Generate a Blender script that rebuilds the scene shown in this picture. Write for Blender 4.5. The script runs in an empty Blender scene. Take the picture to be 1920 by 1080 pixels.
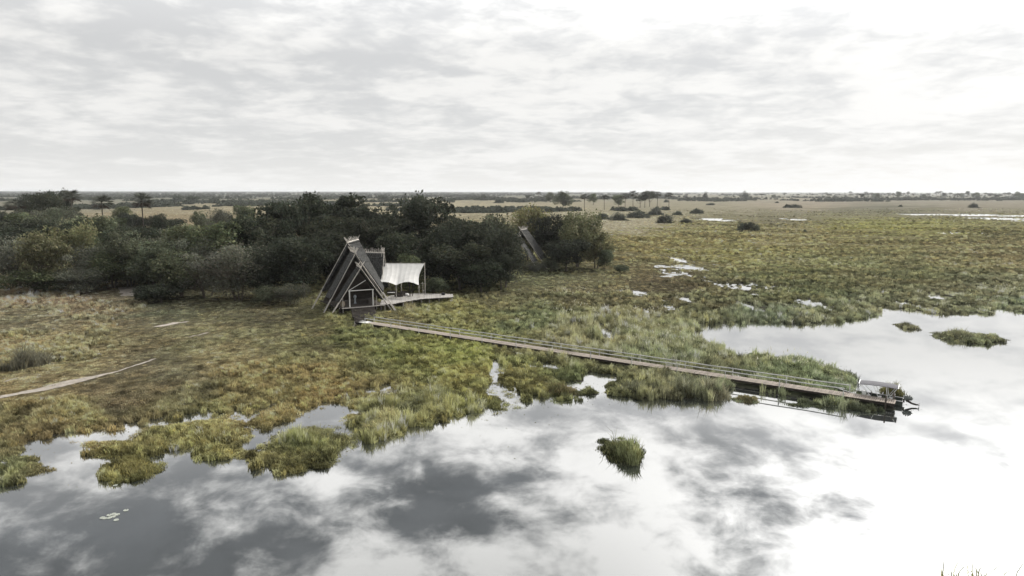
import bpy, math, random
import numpy as np
from mathutils import Vector, Matrix

random.seed(7)
RNG = np.random.default_rng(11)
SC = bpy.context.scene
COL = SC.collection

# ------------------------------------------------------------------ camera
CAM_H = 24.0
PITCH = math.radians(8.05)
ROLL = 0.0016
FPX = 1280.0
cp, sp = math.cos(PITCH), math.sin(PITCH)
FWD = np.array([0, cp, -sp]); UP0 = np.array([0, sp, cp]); RT0 = np.array([1.0, 0, 0])
RT = RT0 * math.cos(ROLL) + UP0 * math.sin(ROLL)
UPV = -RT0 * math.sin(ROLL) + UP0 * math.cos(ROLL)
cam_d = bpy.data.cameras.new('camera'); cam_d.lens = 24; cam_d.sensor_width = 36
cam_d.clip_start = 0.5; cam_d.clip_end = 90000
cam = bpy.data.objects.new('camera', cam_d); COL.objects.link(cam)
M = Matrix.Identity(4)
for i in range(3):
    M[i][0] = RT[i]; M[i][1] = UPV[i]; M[i][2] = -FWD[i]
M[2][3] = CAM_H
cam.matrix_world = M
SC.camera = cam

# ------------------------------------------------------------------ world
SUN_AZ, SUN_EL = math.radians(43), math.radians(37)      # azimuth clockwise from +Y
SUN_DIR = Vector((math.sin(SUN_AZ) * math.cos(SUN_EL), math.cos(SUN_AZ) * math.cos(SUN_EL), math.sin(SUN_EL)))


class NT:
    """small helper for node trees"""
    def __init__(self, tree):
        self.t = tree; self.n = tree.nodes; self.l = tree.links
        self.n.clear()

    def node(self, typ, **kw):
        n = self.n.new(typ)
        ins = kw.pop('ins', {})
        for k, v in kw.items():
            setattr(n, k, v)
        for k, v in ins.items():
            self.set(n.inputs[k], v)
        return n

    def set(self, sock, v):
        if isinstance(v, bpy.types.NodeSocket):
            self.l.new(v, sock)
        else:
            sock.default_value = v

    def m(self, op, a, b=0.0, c=0.0, clamp=False):
        n = self.node('ShaderNodeMath', operation=op); n.use_clamp = clamp
        self.set(n.inputs[0], a); self.set(n.inputs[1], b); self.set(n.inputs[2], c)
        return n.outputs[0]

    def mix(self, fac, a, b, blend='MIX'):
        n = self.node('ShaderNodeMix', data_type='RGBA', blend_type=blend)
        n.clamp_factor = True
        self.set(n.inputs[0], fac); self.set(n.inputs[6], a); self.set(n.inputs[7], b)
        return n.outputs[2]

    def maprange(self, v, a, b, c=0.0, d=1.0, smooth=True):
        n = self.node('ShaderNodeMapRange')
        n.interpolation_type = 'SMOOTHSTEP' if smooth else 'LINEAR'
        for i, x in enumerate((v, a, b, c, d)):
            self.set(n.inputs[i], x)
        return n.outputs[0]

    def noise(self, vec, scale, detail=4, rough=0.55, dist=0.0, dim='3D'):
        n = self.node('ShaderNodeTexNoise'); n.noise_dimensions = dim
        self.set(n.inputs['Vector'], vec)
        n.inputs['Scale'].default_value = scale; n.inputs['Detail'].default_value = detail
        n.inputs['Roughness'].default_value = rough; n.inputs['Distortion'].default_value = dist
        return n.outputs[0]


W = bpy.data.worlds.new('World'); SC.world = W; W.use_nodes = True
w = NT(W.node_tree)
tc = w.node('ShaderNodeTexCoord')
sep = w.node('ShaderNodeSeparateXYZ', ins={0: tc.outputs['Generated']})
dx, dy, dz = sep.outputs
zc = w.m('ADD', w.m('MAXIMUM', dz, 0.0), 0.15)
SKY_SEED = 7.1
uv = w.node('ShaderNodeCombineXYZ', ins={0: w.m('DIVIDE', dx, zc), 1: w.m('DIVIDE', dy, zc), 2: SKY_SEED}).outputs[0]
n_big = w.noise(uv, 0.8, 3, 0.5)
n_mid = w.noise(uv, 2.3, 7, 0.54, 0.3)
n_fin = w.noise(uv, 7.5, 6, 0.6, 0.3)
cov = w.m('ADD', w.m('ADD', w.m('MULTIPLY', n_big, 0.20), w.m('MULTIPLY', n_mid, 0.48)), w.m('MULTIPLY', n_fin, 0.26))
# cloud sheet: bright thin parts and grey thick parts; with slant depth the gaps close up
elev = w.maprange(dz, 0.02, 0.46, 0.0, 1.0, False)
sd0 = w.node('ShaderNodeVectorMath', operation='DOT_PRODUCT', ins={0: tc.outputs['Generated'], 1: tuple(SUN_DIR)}).outputs['Value']
lo = w.m('SUBTRACT', w.m('ADD', 0.400, w.m('MULTIPLY', elev, 0.055)), w.m('MULTIPLY', w.maprange(sd0, 0.45, 0.95), 0.085))
bright = w.maprange(cov, lo, w.m('ADD', lo, w.m('SUBTRACT', 0.19, w.m('MULTIPLY', elev, 0.07))))
sd = w.node('ShaderNodeVectorMath', operation='DOT_PRODUCT', ins={0: tc.outputs['Generated'], 1: tuple(SUN_DIR)}).outputs['Value']
sd = w.m('MAXIMUM', sd, 0.0)
glow = w.m('ADD', w.m('ADD', 0.755, w.m('MULTIPLY', w.m('POWER', sd, 3.0), 0.16)), w.m('MULTIPLY', w.m('POWER', sd, 28.0), 3.0))
lit = w.mix(0.0, (1.0, 0.995, 0.975, 1), (1, 1, 1, 1))
dark = (0.125, 0.130, 0.137, 1)
fade = w.maprange(dz, 0.20, 0.42, 0.0, 1.0)
dv = w.m('ADD', 0.35, w.m('MULTIPLY', w.noise(uv, 3.4, 6, 0.6, 0.3), 1.7))      # thin veils of cloud across the gaps
dvc = w.node('ShaderNodeCombineXYZ', ins={0: dv, 1: dv, 2: dv}).outputs[0]
dark = w.mix(1.0, dark, dvc, 'MULTIPLY')
dark_lo = w.mix(fade, (0.745, 0.747, 0.745, 1), dark)
cloud = w.mix(bright, dark_lo, lit)
hz = w.m('POWER', w.m('SUBTRACT', 1.0, w.m('MINIMUM', w.m('MAXIMUM', dz, 0.0), 1.0), clamp=True), 18.0)
cloud = w.mix(w.m('MULTIPLY', hz, 0.95), cloud, (1.05, 1.045, 1.03, 1))
# an overcast sky brightens from the horizon to the zenith
glow = w.m('MULTIPLY', glow, w.m('ADD', 0.84, w.m('MULTIPLY', w.maprange(dz, 0.17, 0.46), 1.50)))
gl = w.node('ShaderNodeCombineXYZ', ins={0: glow, 1: glow, 2: glow}).outputs[0]
cloud = w.mix(1.0, cloud, gl, 'MULTIPLY')
c10 = w.node('ShaderNodeVectorMath', operation='SCALE', ins={0: cloud}); c10.inputs['Scale'].default_value = 12.0
sky = w.node('ShaderNodeTexSky', sky_type='NISHITA'); sky.sun_disc = False
sky.sun_elevation = SUN_EL; sky.sun_rotation = SUN_AZ
sky.altitude = 900; sky.dust_density = 2.0
gap = w.m('MULTIPLY', w.m('SUBTRACT', 1.0, bright), 0.05)
skyc = w.mix(gap, c10.outputs[0], sky.outputs[0])
bg = w.node('ShaderNodeBackground', ins={0: skyc, 1: 0.10})
wo = w.node('ShaderNodeOutputWorld'); w.l.new(bg.outputs[0], wo.inputs[0])

# ------------------------------------------------------------------ sun
sun_d = bpy.data.lights.new('sun', 'SUN'); sun_d.energy = 3.0; sun_d.angle = math.radians(6)
sun_d.color = (1.0, 0.95, 0.87)
sun = bpy.data.objects.new('sun', sun_d); COL.objects.link(sun)
sun.rotation_euler = SUN_DIR.to_track_quat('Z', 'Y').to_euler()
sun.location = (0, 0, 100)
vs = SC.view_settings
vs.view_transform = 'Standard'; vs.look = 'None'; vs.exposure = 0.2; vs.gamma = 1.0
vs.use_curve_mapping = False
SC.render.engine = 'CYCLES'
SC.cycles.max_bounces = 6; SC.cycles.diffuse_bounces = 3; SC.cycles.glossy_bounces = 3
SC.cycles.transmission_bounces = 3; SC.cycles.volume_bounces = 0; SC.cycles.transparent_max_bounces = 6

# ------------------------------------------------------------------ pixel <-> world
def ray(px, py):
    cx = (np.asarray(px, float) - 960) / FPX; cy = (540 - np.asarray(py, float)) / FPX
    return FWD + cx[..., None] * RT + cy[..., None] * UPV


def G(px, py, z=0.0):
    d = ray(np.array(px, float), np.array(py, float))
    t = (z - CAM_H) / d[..., 2]
    p = d * t[..., None]; p[..., 2] += CAM_H
    return p


def at(px, py, depth):
    """the point at pixel (px,py) whose distance along +Y is depth"""
    d = ray(np.array(px, float), np.array(py, float))
    p = d * (depth / d[..., 1]); p[..., 2] += CAM_H
    return Vector(p)


def proj(x, y, z=0.0):
    v = np.stack([x, y, np.zeros_like(x) + z - CAM_H], -1)
    zc_ = v @ FWD
    zc_ = np.where(zc_ < 0.1, 0.1, zc_)
    return 960 + FPX * (v @ RT) / zc_, 540 - FPX * (v @ UPV) / zc_


# ------------------------------------------------------------------ noise
_perm = RNG.random((256, 256))


def vnoise(x, y):
    xi = np.floor(x).astype(int); yi = np.floor(y).astype(int)
    fx = x - xi; fy = y - yi
    fx = fx * fx * (3 - 2 * fx); fy = fy * fy * (3 - 2 * fy)
    a = _perm[xi & 255, yi & 255]; b = _perm[(xi + 1) & 255, yi & 255]
    c = _perm[xi & 255, (yi + 1) & 255]; d = _perm[(xi + 1) & 255, (yi + 1) & 255]
    return (a * (1 - fx) + b * fx) * (1 - fy) + (c * (1 - fx) + d * fx) * fy


def fbm(x, y, oct=4):
    s = np.zeros_like(x); a = 0.5; t = 0.0
    for i in range(oct):
        s += a * vnoise(x + 17.3 * i, y - 9.1 * i); t += a
        x = x * 2.03; y = y * 2.03; a *= 0.5
    return s / t


def lin(c):
    c = np.asarray(c, float) / 255.0
    return np.where(c <= 0.04045, c / 12.92, ((c + 0.055) / 1.055) ** 2.4)


# ------------------------------------------------------------------ object helpers
def tag(o, label=None, cat=None, group=None, kind=None):
    if label: o['label'] = label
    if cat: o['category'] = cat
    if group: o['group'] = group
    if kind: o['kind'] = kind
    return o


def empty(name, loc=(0, 0, 0), rz=0.0):
    o = bpy.data.objects.new(name, None); COL.objects.link(o)
    o.location = loc; o.rotation_euler = (0, 0, rz); o.empty_display_size = 0.3
    return o


def mesh_np(name, v, faces, mat=None, col=None, smooth=False):
    """v (n,3); faces (m,k) int array with constant k"""
    me = bpy.data.meshes.new(name)
    v = np.asarray(v, np.float32); faces = np.asarray(faces, np.int32)
    k = faces.shape[1]; m = faces.shape[0]
    me.vertices.add(len(v)); me.vertices.foreach_set('co', v.ravel())
    me.loops.add(m * k); me.loops.foreach_set('vertex_index', faces.ravel())
    me.polygons.add(m)
    me.polygons.foreach_set('loop_start', np.arange(0, m * k, k, dtype=np.int32))
    if smooth:
        me.polygons.foreach_set('use_smooth', np.ones(m, bool))
    me.update(calc_edges=True)
    if col is not None:
        a = me.attributes.new('col', 'FLOAT_COLOR', 'POINT')
        c4 = np.ones((len(v), 4), np.float32); c4[:, :3] = col
        a.data.foreach_set('color', c4.ravel())
    if mat: me.materials.append(mat)
    return me


class MB:
    """collects simple shapes into one mesh"""
    def __init__(self):
        self.v = []; self.f = []

    def _add(self, vs_, fs):
        b = len(self.v); self.v += [tuple(p) for p in vs_]; self.f += [tuple(i + b for i in q) for q in fs]

    def hexa(self, p):
        """8 points: bottom ring 0-3, top ring 4-7"""
        self._add(p, [(3, 2, 1, 0), (4, 5, 6, 7), (0, 1, 5, 4), (1, 2, 6, 5), (2, 3, 7, 6), (3, 0, 4, 7)])

    def box(self, c, s, rz=0.0):
        cx, cy, cz = c; a, b, h = s[0] / 2, s[1] / 2, s[2] / 2
        co, si = math.cos(rz), math.sin(rz)
        ps = []
        for z in (-h, h):
            for x, y in ((-a, -b), (a, -b), (a, b), (-a, b)):
                ps.append((cx + x * co - y * si, cy + x * si + y * co, cz + z))
        self.hexa(ps)

    def tube(self, a, b, r0, r1=None, n=6):
        r1 = r0 if r1 is None else r1
        a = Vector(a); b = Vector(b); d = (b - a)
        if d.length < 1e-6: return
        d.normalize()
        u = d.orthogonal().normalized(); w_ = d.cross(u)
        ps = []
        for p, r in ((a, r0), (b, r1)):
            for i in range(n):
                t = 2 * math.pi * i / n
                ps.append(p + (u * math.cos(t) + w_ * math.sin(t)) * r)
        fs = [(i, (i + 1) % n, n + (i + 1) % n, n + i) for i in range(n)]
        fs += [tuple(range(n - 1, -1, -1)), tuple(range(n, 2 * n))]
        self._add(ps, fs)

    def path(self, pts, rs, n=6):
        for i in range(len(pts) - 1):
            self.tube(pts[i], pts[i + 1], rs[i], rs[i + 1], n)

    def slab(self, quad, th, normal=None):
        """quad of 4 points thickened by th along its normal, away from the outer face"""
        q = [Vector(p) for p in quad]
        n = normal or (q[1] - q[0]).cross(q[3] - q[0]).normalized()
        self.hexa([p - n * th for p in q] + q)

    def mesh(self, name, mat, smooth=False):
        me = bpy.data.meshes.new(name); me.from_pydata(self.v, [], self.f); me.update()
        if smooth:
            for p in me.polygons: p.use_smooth = True
        if mat: me.materials.append(mat)
        return me

    def build(self, name, mat, parent=None, smooth=False):
        return link(name, self.mesh(name, mat, smooth), parent)


def link(name, me, parent=None, loc=None):
    o = bpy.data.objects.new(name, me); COL.objects.link(o)
    if parent:
        o.parent = parent
    if loc is not None: o.location = loc
    return o


# ------------------------------------------------------------------ materials
def mat(name):
    m_ = bpy.data.materials.new(name); m_.use_nodes = True
    return m_, NT(m_.node_tree)


def m_plain(name, c, rough=0.8, var=0.25, scale=3.0, spec=0.2, stretch=(1, 1, 1), bump=0.0, metal=0.0):
    m_, t = mat(name)
    tcn = t.node('ShaderNodeTexCoord')
    mp = t.node('ShaderNodeMapping', ins={0: tcn.outputs['Object']}); mp.inputs['Scale'].default_value = stretch
    n1 = t.noise(mp.outputs[0], scale, 5, 0.6)
    f = t.maprange(n1, 0.3, 0.7, 1 - var, 1 + var, False)
    oi = t.node('ShaderNodeObjectInfo')
    f = t.m('MULTIPLY', f, t.m('ADD', 1 - var * 0.5, t.m('MULTIPLY', oi.outputs['Random'], var)))
    sc = t.node('ShaderNodeVectorMath', operation='SCALE', ins={0: tuple(c)}); t.set(sc.inputs['Scale'], f)
    b = t.node('ShaderNodeBsdfPrincipled', ins={'Base Color': sc.outputs[0], 'Roughness': rough, 'Metallic': metal})
    b.inputs['Specular IOR Level'].default_value = spec
    if bump:
        bp = t.node('ShaderNodeBump', ins={'Strength': bump, 'Height': n1}); bp.inputs['Distance'].default_value = 0.05
        t.l.new(bp.outputs[0], b.inputs['Normal'])
    o = t.node('ShaderNodeOutputMaterial'); t.l.new(b.outputs[0], o.inputs[0])
    return m_


def m_leaf(name, c, attr='col', inst=False, objvar=0.35, trans=0.3):
    """foliage: diffuse + translucent, colour from the leaf's own attribute times c"""
    m_, t = mat(name)
    a = t.node('ShaderNodeAttribute'); a.attribute_name = attr
    a.attribute_type = 'INSTANCER' if inst else 'GEOMETRY'
    col = t.mix(1.0, a.outputs['Color'], (*c, 1), 'MULTIPLY')
    if objvar:
        oi = t.node('ShaderNodeObjectInfo')
        hs = t.node('ShaderNodeHueSaturation')
        hs.inputs['Fac'].default_value = 1
        t.set(hs.inputs['Value'], t.m('ADD', 1 - objvar / 2, t.m('MULTIPLY', oi.outputs['Random'], objvar)))
        t.set(hs.inputs['Hue'], t.m('ADD', 0.5 - 0.02, t.m('MULTIPLY', t.m('FRACT', t.m('MULTIPLY', oi.outputs['Random'], 7.13)), 0.04)))
        t.set(hs.inputs['Saturation'], t.m('ADD', 0.8, t.m('MULTIPLY', t.m('FRACT', t.m('MULTIPLY', oi.outputs['Random'], 13.7)), 0.35)))
        t.set(hs.inputs['Color'], col); col = hs.outputs[0]
    d = t.node('ShaderNodeBsdfDiffuse', ins={0: col})
    tr = t.node('ShaderNodeBsdfTranslucent', ins={0: col})
    mx = t.node('ShaderNodeMixShader', ins={0: trans}); t.l.new(d.outputs[0], mx.inputs[1]); t.l.new(tr.outputs[0], mx.inputs[2])
    o = t.node('ShaderNodeOutputMaterial'); t.l.new(mx.outputs[0], o.inputs[0])
    return m_


MT = {}
MT['grass'] = m_leaf('grass_blades', (1, 1, 1), 'col', True, 0.0, 0.35)
MT['clump'] = m_leaf('reed_blades', (1, 1, 1), 'col', False, 0.0, 0.35)
MT['leaf_dark'] = m_leaf('leaf_dark', (0.047, 0.055, 0.039))
MT['leaf_mid'] = m_leaf('leaf_mid', (0.100, 0.118, 0.072))
MT['leaf_grey'] = m_leaf('leaf_grey', (0.104, 0.113, 0.086))
MT['leaf_olive'] = m_leaf('leaf_olive', (0.165, 0.176, 0.092))
MT['leaf_palm'] = m_leaf('leaf_palm', (0.088, 0.092, 0.078), trans=0.15)
MT['leaf_far'] = m_leaf('leaf_far', (0.075, 0.083, 0.066))
MT['leaf_far_inst'] = m_leaf('leaf_far_inst', (0.075, 0.083, 0.066), 'col', True, 0.0, 0.2)
MT['bark'] = m_plain('bark', (0.11, 0.095, 0.08), 0.95, 0.35, 2.0, 0.1, (1, 1, .3))
MT['thatch'] = m_plain('thatch', (0.066, 0.066, 0.064), 0.95, 0.85, 5.0, 0.05, (1, 1, .35), 0.6)
MT['pole'] = m_plain('pole', (0.45, 0.42, 0.38), 0.8, 0.3, 4.0, 0.2, (1, 1, .3))
MT['pole_white'] = m_plain('pole_white', (0.62, 0.61, 0.58), 0.7, 0.15, 4.0)
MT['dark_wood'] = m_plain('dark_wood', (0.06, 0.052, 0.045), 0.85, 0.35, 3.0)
MT['plank'] = m_plain('plank', (0.24, 0.207, 0.178), 0.85, 0.3, 2.5, 0.15, (.4, 6, 1))
MT['deck_plank'] = m_plain('deck_plank', (0.30, 0.285, 0.265), 0.85, 0.3, 2.5, 0.15, (.4, 6, 1))
MT['rail'] = m_plain('rail', (0.47, 0.47, 0.455), 0.75, 0.25, 3.0)
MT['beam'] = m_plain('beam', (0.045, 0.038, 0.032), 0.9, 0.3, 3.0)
MT['canvas'] = m_plain('canvas', (0.54, 0.53, 0.51), 0.9, 0.10, 0.7, 0.1, (1, 1, 1))
MT['canvas_grey'] = m_plain('canvas_grey', (0.115, 0.112, 0.122), 0.9, 0.15, 1.5)
MT['white'] = m_plain('white_paint', (0.75, 0.75, 0.73), 0.5, 0.08, 3.0)
MT['black'] = m_plain('black_vinyl', (0.025, 0.025, 0.027), 0.6, 0.2, 3.0)
MT['hull'] = m_plain('hull_green', (0.055, 0.065, 0.055), 0.5, 0.25, 1.0, 0.4)
MT['motor'] = m_plain('motor_grey', (0.12, 0.13, 0.12), 0.45, 0.15, 3.0, 0.5)
MT['metal'] = m_plain('metal', (0.5, 0.5, 0.5), 0.35, 0.1, 3.0, 0.5, metal=0.9)
MT['wicker'] = m_plain('wicker', (0.26, 0.22, 0.17), 0.9, 0.35, 9.0, 0.1, (1, 1, 4))
MT['cushion'] = m_plain('cushion', (0.72, 0.71, 0.69), 0.9, 0.08, 3.0)
MT['stone'] = m_plain('pale_stone', (0.36, 0.39, 0.41), 0.9, 0.2, 3.0)
MT['lily'] = m_plain('lily_pad', (0.27, 0.285, 0.245), 0.35, 0.2, 3.0, 0.6)
MT['sand'] = m_plain('sand', (0.27, 0.243, 0.212), 0.95, 0.28, 1.4, 0.05)

# water
mw, t = mat('water')
geo = t.node('ShaderNodeNewGeometry')
mp = t.node('ShaderNodeMapping', ins={0: geo.outputs['Position']}); mp.inputs['Scale'].default_value = (1, 1, 1)
h1 = t.noise(mp.outputs[0], 1.2, 3, 0.5)
h2 = t.noise(mp.outputs[0], 0.12, 2, 0.5)
bp = t.node('ShaderNodeBump', ins={'Strength': 0.16, 'Height': t.m('ADD', t.m('MULTIPLY', h1, 0.02), t.m('MULTIPLY', h2, 0.07))})
bp.inputs['Distance'].default_value = 0.08
lw = t.node('ShaderNodeLayerWeight', ins={'Blend': 0.5}); t.l.new(bp.outputs[0], lw.inputs['Normal'])
refl = t.m('ADD', 0.075, t.m('MULTIPLY', t.m('POWER', lw.outputs['Facing'], 2.8), 1.1), clamp=True)     # mirror share rises towards grazing
dif = t.node('ShaderNodeBsdfDiffuse', ins={0: (0.020, 0.023, 0.022, 1)})
wind = t.maprange(t.noise(mp.outputs[0], 0.035, 4, 0.6), 0.50, 0.70, 0.008, 0.030)     # patches ruffled by the wind
gls = t.node('ShaderNodeBsdfGlossy', ins={'Color': (1, 1, 1, 1), 'Roughness': wind}); t.l.new(bp.outputs[0], gls.inputs['Normal'])
mx = t.node('ShaderNodeMixShader', ins={0: refl}); t.l.new(dif.outputs[0], mx.inputs[1]); t.l.new(gls.outputs[0], mx.inputs[2])
o = t.node('ShaderNodeOutputMaterial'); t.l.new(mx.outputs[0], o.inputs[0])
MT['water'] = mw

# ground
mg, t = mat('ground_soil_and_turf')
geo = t.node('ShaderNodeNewGeometry')
a = t.node('ShaderNodeAttribute'); a.attribute_name = 'col'
n1 = t.noise(geo.outputs['Position'], 0.9, 6, 0.65)
n2 = t.noise(geo.outputs['Position'], 0.045, 5, 0.6)
f = t.m('MULTIPLY', t.maprange(n1, 0.25, 0.75, 0.55, 1.4, False), t.maprange(n2, 0.3, 0.7, 0.75, 1.25, False))
sc_ = t.node('ShaderNodeVectorMath', operation='SCALE', ins={0: a.outputs['Color']}); t.set(sc_.inputs['Scale'], f)
dsh = t.node('ShaderNodeBsdfDiffuse', ins={0: sc_.outputs[0]})
bp = t.node('ShaderNodeBump', ins={'Strength': 0.7, 'Height': n1}); bp.inputs['Distance'].default_value = 0.25
t.l.new(bp.outputs[0], dsh.inputs['Normal'])
o = t.node('ShaderNodeOutputMaterial'); t.l.new(dsh.outputs[0], o.inputs[0])
MT['ground'] = mg

# ------------------------------------------------------------------ shoreline
SHORE = [(-900, 850), (-300, 838), (0, 816), (60, 822), (150, 808), (230, 792), (290, 781), (360, 776), (440, 766), (480, 764), (560, 760),
         (640, 746), (690, 736), (722, 730), (745, 742), (850, 745), (880, 742), (905, 764), (960, 744), (1010, 738), (1050, 742), (1110, 741),
         (1190, 744), (1260, 743), (1330, 749), (1358, 742), (1366, 728), (1420, 732), (1500, 743), (1580, 753), (1640, 762), (1672, 764),
         (1684, 758), (1676, 752), (1602, 741), (1586, 730), (1612, 714), (1570, 692), (1500, 677), (1440, 668), (1400, 660), (1372, 668), (1350, 648), (1320, 640),
         (1295, 632), (1302, 606), (1340, 606), (1400, 602), (1480, 604), (1530, 606), (1640, 592), (1652, 576), (1700, 579), (1760, 589), (1850, 588), (1868, 574),
         (1930, 588), (2200, 590), (3200, 640), (3600, 1500), (-2400, 1500)]
ISLES = [(375, 812, 98, 26), (410, 850, 34, 13), (525, 781, 33, 20), (572, 842, 78, 36), (722, 797, 40, 25), (688, 788, 42, 10), (715, 752, 48, 14), (808, 755, 62, 33),
         (895, 760, 17, 10), (245, 883, 48, 17), (235, 851, 62, 6), (215, 833, 50, 5), (25, 882, 62, 9), (5, 852, 32, 12), (40, 862, 28, 4), (455, 853, 26, 5), (15, 905, 20, 5),
         (1165, 848, 38, 22), (1815, 634, 56, 10), (1700, 613, 15, 5), (700, 760, 30, 5), (850, 768, 22, 8), (1000, 706, 60, 16), (960, 712, 22, 9), (1230, 738, 60, 12), (1310, 735, 44, 14), (1400, 750, 22, 5),
         (1530, 759, 50, 4), (1625, 765, 46, 6), (1675, 737, 17, 6)]
PONDS = [(933, 694, 13, 24), (948, 716, 16, 8), (1012, 685, 48, 6), (1118, 718, 15, 10), (1078, 722, 18, 8), (925, 727, 20, 7), (958, 727, 10, 8), (1130, 577, 17, 6), (1195, 550, 13, 5), (1282, 560, 15, 6),
         (1272, 488, 12, 5), (1292, 502, 20, 6), (1283, 512, 5, 6), (1330, 527, 18, 3), (1395, 540, 24, 4.5), (1360, 534, 22, 2.5), (1402, 575, 15, 9), (1465, 568, 12, 3), (1520, 567, 18, 4), (1540, 576, 12, 4),
         (1615, 566, 12, 3), (1135, 625, 10, 14), (1120, 640, 12, 5), (1340, 412, 20, 2.6), (1490, 412, 14, 1.3), (1790, 437, 30, 1.2), (1250, 575, 14, 5), (1375, 700, 14, 8), (1370, 655, 14, 14), (800, 722, 30, 6), (860, 738, 25, 6),
         (720, 735, 35, 12), (1760, 558, 30, 4), (1690, 568, 20, 3), (1840, 560, 25, 3), (1900, 572, 20, 4), (1765, 402, 60, 1.2), (1850, 404, 75, 1.6), (1905, 412, 45, 5), (1830, 533, 18, 2), (1410, 552, 10, 2), (1530, 585, 14, 2), (680, 470, 0.1, 0.1)]
SH = G([p[0] for p in SHORE], [p[1] for p in SHORE])[:, :2]


def ell(lst):
    out = []
    for (cx, cy, rx, ry) in lst:
        c = G(cx, cy); a = G(cx, cy - ry); b = G(cx, cy + ry)
        y0, y1 = b[1], a[1]
        out.append((c[0] * ((y0 + y1) / 2) / c[1], (y0 + y1) / 2, rx * c[1] / FPX, max((y1 - y0) / 2, 0.3)))
    return np.array(out)


E_WET = ell([(1010, 712, 170, 34), (760, 742, 120, 24), (1500, 572, 400, 16), (1340, 525, 130, 34), (1150, 580, 120, 30), (1850, 565, 120, 16)])
E_IS = ell(ISLES); E_PO = ell(PONDS)
_nr = E_PO[:, 1] < 150
E_PO[_nr, 1] -= 0.5; E_PO[_nr, 3] += 0.7; E_PO[_nr, 2] += 0.2


def poly_sd(x, y, P):
    """signed distance, positive inside"""
    d2 = np.full(x.shape, 1e18); inside = np.zeros(x.shape, bool)
    n = len(P)
    for i in range(n):
        ax, ay = P[i]; bx, by = P[(i + 1) % n]
        ex, ey = bx - ax, by - ay
        t = np.clip(((x - ax) * ex + (y - ay) * ey) / (ex * ex + ey * ey + 1e-9), 0, 1)
        d2 = np.minimum(d2, (x - ax - t * ex) ** 2 + (y - ay - t * ey) ** 2)
        c = (ay > y) != (by > y)
        with np.errstate(divide='ignore', invalid='ignore'):
            xx = ax + (y - ay) * ex / (ey if abs(ey) > 1e-9 else 1e-9)
        inside ^= c & (x < xx)
    d = np.sqrt(d2)
    return np.where(inside, d, -d)


def pond_sd(x, y):
    s = np.full(np.shape(x), 99.0)
    for (cx, cy, rx, ry) in E_PO:
        if rx < 0.2: continue
        r = np.sqrt(((x - cx) / rx) ** 2 + ((y - cy) / ry) ** 2)
        s = np.minimum(s, (r - 1) * min(rx, ry))
    return s


def land_sd(x, y):
    """metres to the water's edge, positive on land"""
    x = np.asarray(x, float); y = np.asarray(y, float)
    wob = (fbm(x * 0.45, y * 0.45, 4) - 0.5) * 3.4
    wob2 = (fbm(x * 1.3 + 21, y * 1.1 + 5, 3) - 0.5) * 2.6
    s = -poly_sd(x, y, SH) + wob * 0.95 + wob2 * 0.8
    far = y > 900
    s = np.where((y > 700), np.maximum(s, 5), s)
    for (cx, cy, rx, ry) in E_PO:
        if rx < 0.2: continue
        r = np.sqrt(((x - cx) / rx) ** 2 + ((y - cy) / ry) ** 2)
        m_ = min(rx, ry)
        s = np.minimum(s, (r - 1) * m_ + (wob * min(0.8, 0.30 * m_) if cy < 150 else (wob + wob2 * 1.4) * 0.6 * m_))
    for (cx, cy, rx, ry) in E_WET:
        r = ((x - cx) / rx) ** 2 + ((y - cy) / ry) ** 2
        th = (0.37 if cy < 125 else 0.31) - 0.25 * np.clip(r - 0.5, 0, 2)
        s = np.minimum(s, np.where(r < 2.0, (fbm(x * 0.17 + 3.1, y * 0.12 + 8.8, 3) - th) * 9.0, 99))
    for (cx, cy, rx, ry) in E_IS:
        r = np.sqrt(((x - cx) / rx) ** 2 + ((y - cy) / ry) ** 2)
        m_ = min(rx, ry)
        s = np.maximum(s, np.where(r < 1.3, (1 - r) * m_ + wob * min(0.8, 0.35 * m_) + wob2 * min(1.1, 0.5 * m_), -99))
    return s


def height(x, y):
    s = land_sd(x, y)
    h = np.where(s > 0, 0.02 + 0.30 * (1 - np.exp(-s * 0.35)), np.maximum(s * 0.25, -0.8))
    b = (fbm(x * 0.22 + 40, y * 0.22, 4) - 0.5) * 0.55 + (fbm(x * 0.9, y * 0.9 + 13, 2) - 0.5) * 0.16
    h = h + np.where(s > 0, b * np.clip(s * 0.4, 0, 1), 0)
    return np.where(s > 0.3, np.maximum(h, 0.03), h)


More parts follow.
